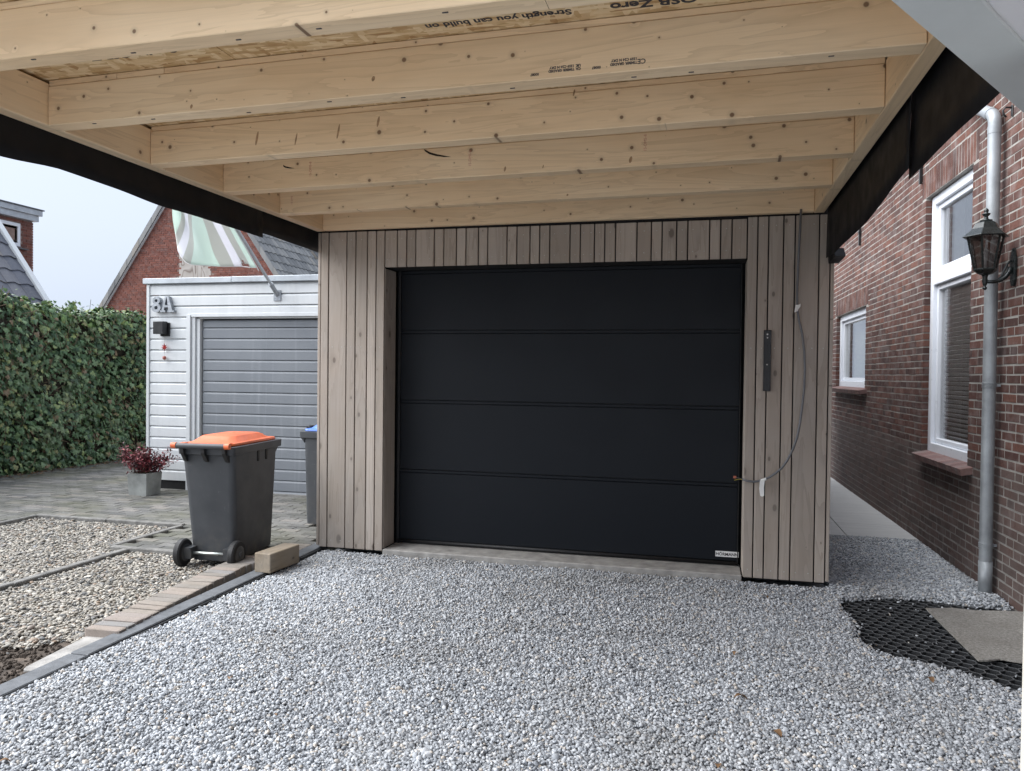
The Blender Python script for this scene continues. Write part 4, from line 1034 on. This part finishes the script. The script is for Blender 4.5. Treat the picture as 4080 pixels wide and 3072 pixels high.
# ================================================================== BINS
def rrect(w, d, r, z, cx=0, cy=0, n=4):
    pts = []
    for (sx, sy, a0) in ((1, 1, 0), (-1, 1, PI / 2), (-1, -1, PI), (1, -1, 1.5 * PI)):
        for k in range(n + 1):
            a = a0 + k * PI / 2 / n; pts.append((cx + sx * (w / 2 - r) + r * math.cos(a), cy + sy * (d / 2 - r) + r * math.sin(a), z))
    return pts
def wheelie(name, label, lid, loc, rz, W, D, H, group='wheeled bins'):
    t = thing(name, label, 'wheeled bin', loc, rz, group)
    cy = D * .5
    # local y: handle at 0, front lip at D
    R_ = [rrect(W * .76, D * .72, .035, .035, 0, cy + D * .05), rrect(W * .78, D * .74, .04, .12, 0, cy + D * .05), rrect(W * .86, D * .81, .045, H * .55, 0, cy + D * .025), rrect(W * .92, D * .86, .045, H * .84, 0, cy + D * .005), rrect(W * .925, D * .865, .045, H * .865, 0, cy + D * .005)]
    smooth_by_angle(MB().loft(R_).build('body', 'bin_grey', t), .7)
    R_ = [rrect(W * .93, D * .90, .04, H * .845, 0, cy + D * .02), rrect(W * .99, D * .955, .035, H * .850, 0, cy + D * .022), rrect(W * 1.0, D * .965, .035, H * .905, 0, cy + D * .022), rrect(W * .96, D * .93, .03, H * .908, 0, cy + D * .022)]
    smooth_by_angle(MB().loft(R_).build('rim', 'bin_grey', t), .6)
    # comb ribs under the rim
    for x in (-W * .36, 0, W * .36):
        MB().prism([(-.005, H * .90), (.07, H * .90), (.07, H * .79), (.045, H * .80), (.0, H * .865)], 0, x - .012, x + .012).build('handle_rib', 'bin_black', t)
    for y in (cy + D * .03, cy + D * .19):
        MB().prism([(y - .014, H * .85), (y + .014, H * .85), (y + .010, H * .80), (y + .007, H * .765), (y - .007, H * .765), (y - .010, H * .80)], 0, W * .42, W * .475).build('side_rib', 'bin_black', t)
    MB().prism([(D * .93, H * .85), (D * 1.0, H * .85), (D * .93, H * .80)], 0, -W * .42, W * .42).build('front_lip', 'bin_grey', t)
    o = MB().tube([(-W * .46, .0, H * .915), (W * .40, .0, H * .915)], .019, 12).build('handle', 'bin_grey', t); smooth_by_angle(o)
    for x in (-W * .49, W * .43):
        o = MB().tube([(x - .018, 0, H * .917), (x + .018, 0, H * .917)], .0215, 12).build('hinge_knob', lid, t); smooth_by_angle(o)
    # lid
    ld = [rrect(W * .88, D * .85, .045, H * .909, 0, cy + D * .005), rrect(W * .90, D * .87, .045, H * .917, 0, cy + D * .005), rrect(W * .885, D * .86, .05, H * .930, 0, cy + D * .005), rrect(W * .76, D * .72, .06, H * .937, 0, cy + D * .0), rrect(W * .62, D * .56, .06, H * .972, 0, cy + D * .0), rrect(W * .58, D * .52, .06, H * .977, 0, cy + D * .0)]
    lo_ = MB().loft(ld).build('lid', lid, t); smooth_by_angle(lo_, .5)
    for x in (-W * .40, W * .36):
        MB().prism([(-.01, H * .905), (-.01, H * .93), (.07, H * .936), (.11, H * .932), (.11, H * .925), (.05, H * .915)], 0, x - .02, x + .02).build('hinge_arm', lid, lo_, .003)
    MB().box(W * .12, W * .24, D * .83, D * .87, H * .928, H * .958).build('lid_grip', lid, lo_, .006)
    MB().box(-W * .25, -W * .05, D * .90, D * .975, H * .925, H * .955).build('front_grip', 'bin_black', lo_, .006)
    # wheels
    wr = .098
    for sx in (-1, 1):
        cxw = sx * W * .47
        prof = [(.03, -.024), (.07, -.026), (.09, -.024), (wr, -.014), (wr, .014), (.09, .024), (.07, .026), (.03, .024)]
        m = MB().lathe(prof, 28); m.v = [(cxw + z, .10 + x, wr + y) for x, y, z in m.v]; wh = m.build('wheel', 'bin_black', t); smooth_by_angle(wh)
        for q in (-1, 1):
            m = MB().lathe([(.062, 0), (.055, .004), (.022, .004), (.018, .012), (.004, .012)], 20); m.v = [(cxw + q * (.0265 + z), .10 + x, wr + y) for x, y, z in m.v]; smooth_by_angle(m.build('hub', 'bin_grey', wh))
        MB().prism([(.06, .14), (.16, .14), (.15, .06), (.07, .06)], 0, sx * W * .34 - .025, sx * W * .34 + .025).build('axle_bracket', 'bin_grey', t)
    MB().tube([(-W * .47, .10, wr), (W * .47, .10, wr)], .0105, 10).build('axle', 'steel', t, smooth=True)
    return t
wheelie('wheeled_bin', 'dark grey wheeled bin with a bright orange lid beside the timber block', 'bin_orange', (-.486, -.718, -.075), .10, .43, .80, .945)
wheelie('wheeled_bin', 'dark grey wheeled bin with a blue lid half hidden behind the cladding', 'bin_blue', (-.045, .95, -.065), PI / 2, .44, .53, .94)

# ================================================================== PLANTER AND SHRUB
plt = thing('planter', 'square grey concrete planter pot in front of the white siding', 'planter', (-3.07, 1.83, -.057), .0)
a_, b_, h_ = .125, .112, .245
m = MB()
m.loft([rrect(2 * b_, 2 * b_, .004, 0, n=1), rrect(2 * a_, 2 * a_, .004, h_, n=1), rrect(2 * a_ - .03, 2 * a_ - .03, .004, h_ + .0, n=1), rrect(2 * a_ - .035, 2 * a_ - .035, .004, h_ - .05, n=1)])
m.build('pot', 'planter', plt); B(-a_ + .017, a_ - .017, -a_ + .017, a_ - .017, h_ - .06, h_ - .045).build('potting_soil', 'soil', plt)
shr = thing('red_shrub', 'small bushy shrub with dark red leaves growing in the square planter', 'shrub', (-3.07, 1.83, .14))
ms = MB(); ml = MB()
def leaf(mb, P, d, up, ln, w):
    d = d.normalized(); s_ = d.cross(up).normalized() * w; m1 = P + d * ln * .45
    nrm = s_.cross(d).normalized() * ln * .08
    mb.add([P, m1 + s_ + nrm, P + d * ln - nrm, m1 - s_ + nrm, m1], [(0, 1, 4), (1, 2, 4), (2, 3, 4), (3, 0, 4)])
for k in range(44):
    a = random.uniform(0, 2 * PI); el = random.uniform(.6, 1.5); L_ = random.uniform(.2, .36) * (1.12 if math.cos(a) < 0 else .9)
    d = Vector((math.cos(a) * math.cos(el), math.sin(a) * math.cos(el) * .8, math.sin(el)))
    p0 = Vector((random.uniform(-.07, .07), random.uniform(-.07, .07), .03)); p1 = p0 + d * L_ * .55; p2 = p0 + d * L_ + Vector((d.x * .06, d.y * .06, -.03))
    ms.tube([p0, p1, p2], [.003, .0022, .001], 4)
    for q in range(48):
        t = random.uniform(.25, 1.03); P = p0 + (p2 - p0) * t + Vector((random.gauss(0, .022), random.gauss(0, .022), random.gauss(0, .02)))
        ld_ = (d * .5 + Vector((random.gauss(0, .7), random.gauss(0, .7), random.gauss(.05, .5)))).normalized()
        leaf(ml, P, ld_, Vector((random.gauss(0, .3), random.gauss(0, .3), 1)), random.uniform(.030, .052), random.uniform(.007, .012))
ms.build('stems', 'twig', shr); ml.build('foliage', 'nandina', shr, kind='stuff')

# ================================================================== IVY HEDGE
hd = thing('ivy_hedge', 'tall clipped hedge covered in dark green ivy at the far yard edge', 'hedge', (0, 0, 0))
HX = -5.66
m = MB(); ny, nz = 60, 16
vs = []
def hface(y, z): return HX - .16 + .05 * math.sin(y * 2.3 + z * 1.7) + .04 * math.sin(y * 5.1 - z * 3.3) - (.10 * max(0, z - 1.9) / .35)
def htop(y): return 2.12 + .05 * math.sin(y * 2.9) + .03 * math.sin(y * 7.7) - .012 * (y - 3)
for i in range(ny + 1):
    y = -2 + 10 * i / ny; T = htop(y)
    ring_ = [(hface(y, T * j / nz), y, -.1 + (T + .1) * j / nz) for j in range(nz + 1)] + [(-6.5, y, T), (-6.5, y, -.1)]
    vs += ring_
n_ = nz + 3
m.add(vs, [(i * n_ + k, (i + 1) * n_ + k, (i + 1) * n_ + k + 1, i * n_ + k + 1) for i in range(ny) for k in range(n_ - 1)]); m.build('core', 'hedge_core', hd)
lv = MB(); lt = MB(); tw = MB()
IVY = [(0, 0), (.36, -.12), (.52, .16), (.30, .30), (.42, .62), (.16, .56), (0, 1.0), (-.16, .56), (-.42, .62), (-.30, .30), (-.52, .16), (-.36, -.12)]
def ivy(mb, P, nrm, size, droop):
    nrm = nrm.normalized(); dn = Vector((0, 0, -1)) + Vector((random.gauss(0, .5), random.gauss(0, .5), random.gauss(0, .3)))
    d = (dn - nrm * dn.dot(nrm)).normalized(); s_ = d.cross(nrm)
    vs = [P + d * (b * size) + s_ * (a * size) - nrm * (abs(a) * size * .25 + b * b * size * .12) for a, b in IVY]
    c = P + d * size * .32 + nrm * size * .03
    mb.add([c] + vs, [(0, i + 1, (i + 1) % 12 + 1) for i in range(12)])
for k in range(11500):
    y = random.uniform(.8, 6.4); z = random.uniform(-.04, 1) ; T = htop(y); z = -.05 + (T + .08) * random.random()
    x = hface(y, z) + random.uniform(.01, .15) * (1 if random.random() < .8 else 1.35)
    if math.sin(y * 3.7 + z * 2.1) + math.sin(y * 8.3 - z * 6.1) + math.sin(z * 9.0 + y * 1.3) > 1.25 and random.random() < .72: continue
    nrm = Vector((1, random.gauss(0, .45), random.gauss(.45, .4)))
    ivy(lt if (z > T - .12 and random.random() < .35) else lv, Vector((x, y, z)), nrm, random.uniform(.042, .098), 1)
for k in range(4200):
    y = random.uniform(.5, 6.5); x = random.uniform(-6.4, hface(y, htop(y)) + .1); T = htop(y)
    P = Vector((x, y, T + random.uniform(-.04, .09) + (.10 * random.random() if random.random() < .08 else 0)))
    ivy(lt if random.random() < .4 else lv, P, Vector((random.gauss(.3, .5), random.gauss(0, .5), 1)), random.uniform(.036, .07), 1)
for (y, h) in ((2.55, .16), (2.95, .14), (3.75, .24), (3.72, .20), (4.3, .1), (3.3, .12)):
    for q in range(26):
        t = random.random(); P = Vector((HX - .3 + random.gauss(0, .04), y + t * .10 + random.gauss(0, .035), htop(y) + .02 + t * h)); ivy(lt, P, Vector((1, random.gauss(0, .5), random.gauss(.5, .4))), random.uniform(.04, .075), 1)
for k in range(520):
    y = random.uniform(1, 6.2); z = random.uniform(.1, 2.1); x = hface(y, z) + .06; d = Vector((random.gauss(.1, .15), random.gauss(0, .5), random.gauss(0, .6))).normalized(); L_ = random.uniform(.12, .4)
    P = Vector((x, y, z)); tw.tube([P, P + d * L_ * .5 + Vector((.04, 0, 0)), P + d * L_], .004, 4)
lv.build('ivy_leaves', 'ivy', hd, kind='stuff'); lt.build('young_ivy_leaves', 'ivy_top', hd, kind='stuff'); tw.build('twigs', 'twig', hd, kind='stuff')
# litter at the hedge foot
lf = MB()
for k in range(420):
    y = random.uniform(1.2, 5.2); P = Vector((HX + random.expovariate(9) + .0, y, -.052)); a = random.uniform(0, 6.28)
    leaf(lf, P, Vector((math.cos(a), math.sin(a), random.uniform(0, .4))), Vector((0, 0, 1)), random.uniform(.03, .06), random.uniform(.01, .018))
tag(lf.build('leaf_litter', 'dead_leaf'), 'brown dead leaves gathered along the foot of the hedge', 'leaf litter', kind='stuff')

# ================================================================== FAR GABLE HOUSE
YH = 14.0
gh = thing('gable_house', 'red brick gable house with grey pantile roof behind the white garage', 'house')
AX, AZ, SLP = -11.45, 7.72, 1.418
m = MB().prism([(-15.2, -.1), (-7.7, -.1), (-7.7, AZ - SLP * 3.75 + .02), (AX, AZ), (-15.2, AZ - SLP * 3.75 + .02)], 1, YH + .012, YH + 8); m.build('mortar', 'mortar_far', gh)
m = MB(); CHF = .0625; c = 0; z = 1.5
while z < AZ - .05:
    hw = min(3.75, (AZ - z - CHF) / SLP - .02); s = AX - hw + (0 if c % 2 else -.11)
    while s < AX + hw:
        a, b = max(s, AX - hw), min(s + .21, AX + hw); s += .221
        if b - a < .03: continue
        if -12.04 < (a + b) / 2 < -10.98 and 3.2 < z < 4.72: continue
        m.box(a, b, YH, YH + .05, z, z + .0515)
    z += CHF; c += 1
m.build('brickwork', 'brick_far', gh, kind='stuff')
B(-12.04, -10.985, YH + .001, YH + .011, 2.9, 4.70).build('plywood_panel', 'ply', gh)
# verge boards on the gable
for sgn in (-1, 1):
    L_ = 4.0
    for k in range(22):
        t0 = k * .21; t1 = t0 + .23
        xa, xb = AX + sgn * t0, AX + sgn * t1; za, zb_ = AZ + .16 - SLP * t0, AZ + .16 - SLP * t1
        off = .018 if k % 2 else .0
        m = MB().prism([(xa, za - .02), (xb, zb_ - .02), (xb, zb_ - .25), (xa, za - .25)], 1, YH - .10 - off * .3, YH - .06); 
        m.build('verge_tile', 'tile_grey', gh)
    m = MB().prism([(AX, AZ - .06), (AX + sgn * L_, AZ - .06 - SLP * L_), (AX + sgn * L_, AZ - .13 - SLP * L_), (AX, AZ - .13)], 1, YH - .05, YH + .02); m.build('barge_board', 'siding', gh)
def tile_mesh(name, w, l, mat, amp=.028, t=.014):
    """pantile: local x across, local y up the slope, z out"""
    n = 10; prof = []
    for i in range(n + 1):
        u = i / n; prof.append((u * w - w / 2, amp * (.5 - .5 * math.cos(2 * PI * min(1, u * 1.0))) * (1 if True else 0) + amp * .5 * math.sin(2 * PI * u)))
    vs = []
    for (y, dz) in ((0, .026), (l, 0.0)):
        for side in (0, -t): vs += [(x, y, z + dz + side) for x, z in prof]
    k = n + 1; fs = []
    for i in range(n):
        fs += [(i, i + 1, 2 * k + i + 1, 2 * k + i), (k + i, 3 * k + i, 3 * k + i + 1, k + i + 1), (i, k + i, k + i + 1, i + 1)]
    fs += [(0, 2 * k, 3 * k, k), (n, k + n, 3 * k + n, 2 * k + n)]
    me = MB().add(vs, fs).mesh(name, 0, True); me.set_sharp_from_angle(angle=.7); me.materials.append(M[mat]); return me
def roof_field(parent, org, rowdir, updir, nrows, ncols, w, e, mat, limit=280):
    """org = lower corner; tiles laid along rowdir, rows climbing updir"""
    rd, ud = Vector(rowdir).normalized(), Vector(updir).normalized(); nd = rd.cross(ud).normalized()
    me = tile_mesh('pantile', w * 1.06, e * 1.25, mat)
    base = Matrix((( rd.x, ud.x, nd.x, 0), (rd.y, ud.y, nd.y, 0), (rd.z, ud.z, nd.z, 0), (0, 0, 0, 1)))
    L_ = []
    for r_ in range(nrows):
        for c_ in range(ncols):
            P = Vector(org) + rd * (c_ + .5) * w + ud * r_ * e + nd * random.uniform(0, .006)
            q = project(P); vis = bool(q and -.02 < q[0] < 1.02 and -.02 < q[1] < 1.02)
            L_.append((not vis, q[2] if q else 99, P))
    L_.sort(key=lambda t: (t[0], t[1])); rest = MB()
    for k, (nv, d, P) in enumerate(L_):
        mw = Matrix.Translation(P) @ base @ Matrix.Rotation(random.gauss(0, .012), 4, 'Z')
        if not nv and k < limit:
            o = mobj('pantile', me, None, parent); o.matrix_local = mw
        else:
            rest.add([mw @ v.co for v in me.vertices], [tuple(p.vertices) for p in me.polygons])
    if rest.v: rest.build('pantile_field', mat, parent, smooth=True, kind='stuff')
ca_ = 1 / math.sqrt(1 + SLP * SLP); sa_ = SLP * ca_
# right slope (faces +x): rows along +y, climbing towards -x
x_e = AX + 3.9; z_e = AZ + .10 - SLP * 3.9
roof_field(gh, (x_e, YH - .06, z_e), (0, 1, 0), (-ca_, 0, sa_), 21, 24, .235, .325, 'tile_grey', 290)
m = MB().prism([(AX, AZ + .06), (AX + 3.9, AZ + .06 - SLP * 3.9), (AX + 3.9, AZ - .02 - SLP * 3.9), (AX, AZ - .02)], 1, YH + .02, YH + 8); m.build('roof_deck', 'tile_dark', gh)
m = MB().prism([(AX, AZ + .06), (AX - 3.9, AZ + .06 - SLP * 3.9), (AX - 3.9, AZ - .02 - SLP * 3.9), (AX, AZ - .02)], 1, YH + .02, YH + 8); m.build('roof_deck', 'tile_dark', gh)
MB().tube([(AX, YH - .05, AZ + .14), (AX, YH + 8, AZ + .14)], .12, 10).build('ridge', 'tile_grey', gh, smooth=True)

# ================================================================== LEFT HOUSE: pantile roof with verge strip, brick upper storey
lh = thing('pantile_house', 'house with dark blue grey pantile roof and white verge strip above the hedge', 'house')
YV = 7.0; SL2 = 1.328; c2 = 1 / math.sqrt(1 + SL2 ** 2); s2 = SL2 * c2
x0_, z0_ = -8.6, 2.729 - SL2 * (9.676 - 8.6) * -1 * -1
z0_ = 2.729 - SL2 * (-8.6 + 9.676)
RX, RZ = -12.2, 2.729 + SL2 * (12.2 - 9.676)
roof_field(lh, (x0_ , YV - 12 * .30 - .10, z0_ - .05), (0, 1, 0), (-c2, 0, s2), 16, 12, .30, .345, 'tile_dark', 190)
m = MB().prism([(RX, RZ - .1), (x0_, z0_ - .12), (x0_, z0_ - .2), (RX, RZ - .2)], 1, YV - 4.5, YV - .08); m.build('roof_deck', 'tile_dark', lh)
m = MB().prism([(RX, RZ + .06), (x0_, z0_ + .06), (x0_, z0_ - .10), (RX, RZ - .10)], 1, YV - .10, YV + .02); m.build('verge_strip', 'zinc_light' if 'zinc_light' in M else 'siding', lh)
m = MB().prism([(-15.6, -.1), (x0_ - .15, -.1), (x0_ - .15, z0_ - .25), (RX, RZ - .25), (-15.6, z0_ + .3)], 1, YV - 4.5, YV - .2); m.build('wall', 'brick_far', lh)
uh = thing('brick_upper_storey', 'red brick upper storey with grey flat roof trim and a white window', 'building')
XW = -13.0
B(XW - 3, XW - .012, 5.5, 9.90, 0, 4.86).build('mortar', 'mortar_far', uh)
m = MB(); z = 2.6; c = 0
WIN = (8.85, 9.555, 4.205, 4.755)
while z < 4.80:
    s = 7.2 + (0 if c % 2 else .105)
    while s < 9.92:
        a, b = s, min(s + .21, 9.92); s += .221
        if b - a > .04 and not (WIN[0] - .05 < (a + b) / 2 < WIN[1] + .06 and WIN[2] - .03 < z + .02 < WIN[3] + .0): m.box(XW - .05, XW, a, b, z, z + .0515)
    z += .0625; c += 1
m.build('brickwork', 'brick_far', uh, kind='stuff')
B(XW - 3, XW + .14, 5.5, 9.95, 4.862, 5.0).build('roof_trim', 'zinc', uh, .004); B(XW - 3, XW + .20, 5.5, 10.0, 5.002, 5.13).build('roof_trim', 'zinc', uh, .004); B(XW - 3, XW + .23, 5.5, 10.03, 5.132, 5.16).build('roof_edge', 'kerb', uh)
ww = thing('window', None, None); ww.parent = uh
for (a, b, c_, d) in ((WIN[0], WIN[1], WIN[3] - .08, WIN[3]), (WIN[0], WIN[1], WIN[2], WIN[2] + .08), (WIN[1] - .08, WIN[1], WIN[2] + .081, WIN[3] - .081), (WIN[0], WIN[0] + .08, WIN[2] + .081, WIN[3] - .081)): B(XW - .06, XW + .012, a, b, c_, d).build('frame', 'frame_white', ww, .005)
for (a, b, c_, d) in ((WIN[0] + .08, WIN[1] - .08, WIN[3] - .14, WIN[3] - .081), (WIN[0] + .08, WIN[1] - .08, WIN[2] + .081, WIN[2] + .14), (WIN[1] - .14, WIN[1] - .081, WIN[2] + .141, WIN[3] - .141), (WIN[0] + .081, WIN[0] + .14, WIN[2] + .141, WIN[3] - .141)): B(XW - .055, XW - .012, a, b, c_, d).build('sash', 'frame_white', ww, .004)
B(XW - .040, XW - .034, WIN[0] + .13, WIN[1] - .13, WIN[2] + .13, WIN[3] - .13).build('pane', 'glass', ww); B(XW - .052, XW - .046, WIN[0] + .13, WIN[1] - .13, WIN[2] + .13, WIN[3] - .13).build('curtain', 'room_warm', ww)
B(XW - .02, XW + .10, WIN[0] - .05, WIN[1] + .14, WIN[2] - .06, WIN[2] - .035).build('sill', 'kerb', ww)

# ================================================================== PORCH CANOPY (top right) AND POST
pc = thing('porch_canopy', 'white flat porch canopy with pale border overhead in the upper corner', 'canopy')
A_, B_ = Vector((3.186, -3.802)), Vector((3.661, -3.076)); dd = (B_ - A_).normalized(); nn = Vector((dd.y, -dd.x))
zc_ = 2.0
p0, p1 = A_ - dd * .9, A_ + dd * 1.75
q0, q1 = p0 + nn * .115, p1 + nn * .115; r0, r1 = p0 + nn * 1.0, p1 + nn * .55
MB().prism([tuple(p0), tuple(p1), tuple(q1), tuple(q0)], 2, zc_, zc_ + .06).build('border', 'canopy_trim', pc, .003)
MB().prism([tuple(q0), tuple(q1), tuple(r1), tuple(r0)], 2, zc_ + .008, zc_ + .058).build('panel', 'canopy', pc)
po = thing('porch_post', 'cream painted porch post at the edge of the view', 'post', (3.575, -3.545, 0))
B(-.045, .045, -.045, .045, -.1, 1.998).build('shaft', 'post', po, .004); B(-.06, .06, -.06, .06, -.1, .03).build('foot', 'concrete', po, .004)

# ================================================================== FALLEN LEAVES
LV = [(3.04, -1.984, .05), (3.158, -2.281, .04), (2.856, -1.506, .022), (3.036, -1.442, .022), (3.046, -1.126, .018), (2.937, -2.59, .035), (3.877, -1.546, .035), (.873, -2.376, .03), (.592, -2.492, .022), (1.038, -2.657, .024), (1.258, -2.639, .022), (.561, -3.211, .03), (1.881, -1.706, .02), (.827, -1.383, .022), (3.26, -.409, .03), (3.38, -2.082, .022), (.873, -2.78, .02), (2.801, -.277, .024), (.805, -2.484, .022)]
spec = {0: 'largest orange brown fallen leaf on the gravel before the door', 1: 'greenish brown fallen leaf on the gravel in front of the largest one',
        3: 'small rusty leaf on the gravel a step behind the largest leaf', 5: 'curled brown leaf at the very bottom edge of the gravel', 6: 'pale tan fallen leaf beside the black honeycomb grid',
        7: 'dark torn leaf on the gravel a little way from the kerb', 11: 'orange brown leaf in the lower corner of the gravel by the kerb', 14: 'brown fallen leaf on the gravel below the cladding near the door label'}
for k, (x, y, s_) in enumerate(LV):
    if k not in spec: continue
    m = MB(); n = 7; a = random.uniform(0, 6.28)
    for i in range(n):
        t = i / (n - 1); w = s_ * .38 * math.sin(PI * min(1, t * .92 + .06)) * (1 + .12 * (i % 2)); z = .012 * math.sin(t * PI) * (s_ / .05)
        m.v += [(t * s_ * 1.2 - s_ * .6, -w, z + w * .45), (t * s_ * 1.2 - s_ * .6, 0, z), (t * s_ * 1.2 - s_ * .6, w, z + w * .3)]
    for i in range(n - 1):
        for j in range(2): m.f.append((i * 3 + j, (i + 1) * 3 + j, (i + 1) * 3 + j + 1, i * 3 + j + 1))
    o = m.build('fallen_leaf', 'dead_leaf', None, smooth=True); o.location = (x, y, GZ + .008); o.rotation_euler = (random.gauss(0, .2), random.gauss(0, .2), a)
    tag(o, spec[k], 'leaf', 'fallen leaves on the gravel')

cr = MB()
for k, (x, y, s_) in enumerate(LV):
    if k not in spec: a = random.uniform(0, 6.28); leaf(cr, Vector((x, y, GZ + .004)), Vector((math.cos(a), math.sin(a), .2)), Vector((0, 0, 1)), s_, s_ * .3)
for k in range(230):
    x, y = random.uniform(.2, 3.9), random.uniform(-3.0, -.08)
    if k > 120: y = -.06 - random.expovariate(6); x = random.uniform(.6, 3.6)
    a = random.uniform(0, 6.28); leaf(cr, Vector((x, y, GZ + .002)), Vector((math.cos(a), math.sin(a), random.uniform(-.1, .3))), Vector((0, 0, 1)), random.uniform(.006, .017), random.uniform(.002, .005))
tag(cr.build('leaf_crumbs', 'dead_leaf'), 'tiny brown leaf crumbs scattered through the pale gravel', 'leaf litter', kind='stuff')

n = 1500; X = -.62 + .53 * rng.random(n); Y = -3.3 + 1.15 * rng.random(n); ok = X < .0
X = np.r_[X, rng.normal(-.45, .08, 260)]; Y = np.r_[Y, rng.normal(-.55, .09, 260)]; n = len(X)
r = .004 + .010 * rng.random(n) ** 3
scatter('soil_clods', np.stack([X, Y, np.full(n, -.086)], 1), np.stack([r * 1.2, r, r * .8], 1), rng.uniform(0, 6.28, (n, 3)), 'soil', 'dark crumbly soil lying bare at the end of the pebble bed', 'soil', nvar=4, rough=.4, seed=400.0)
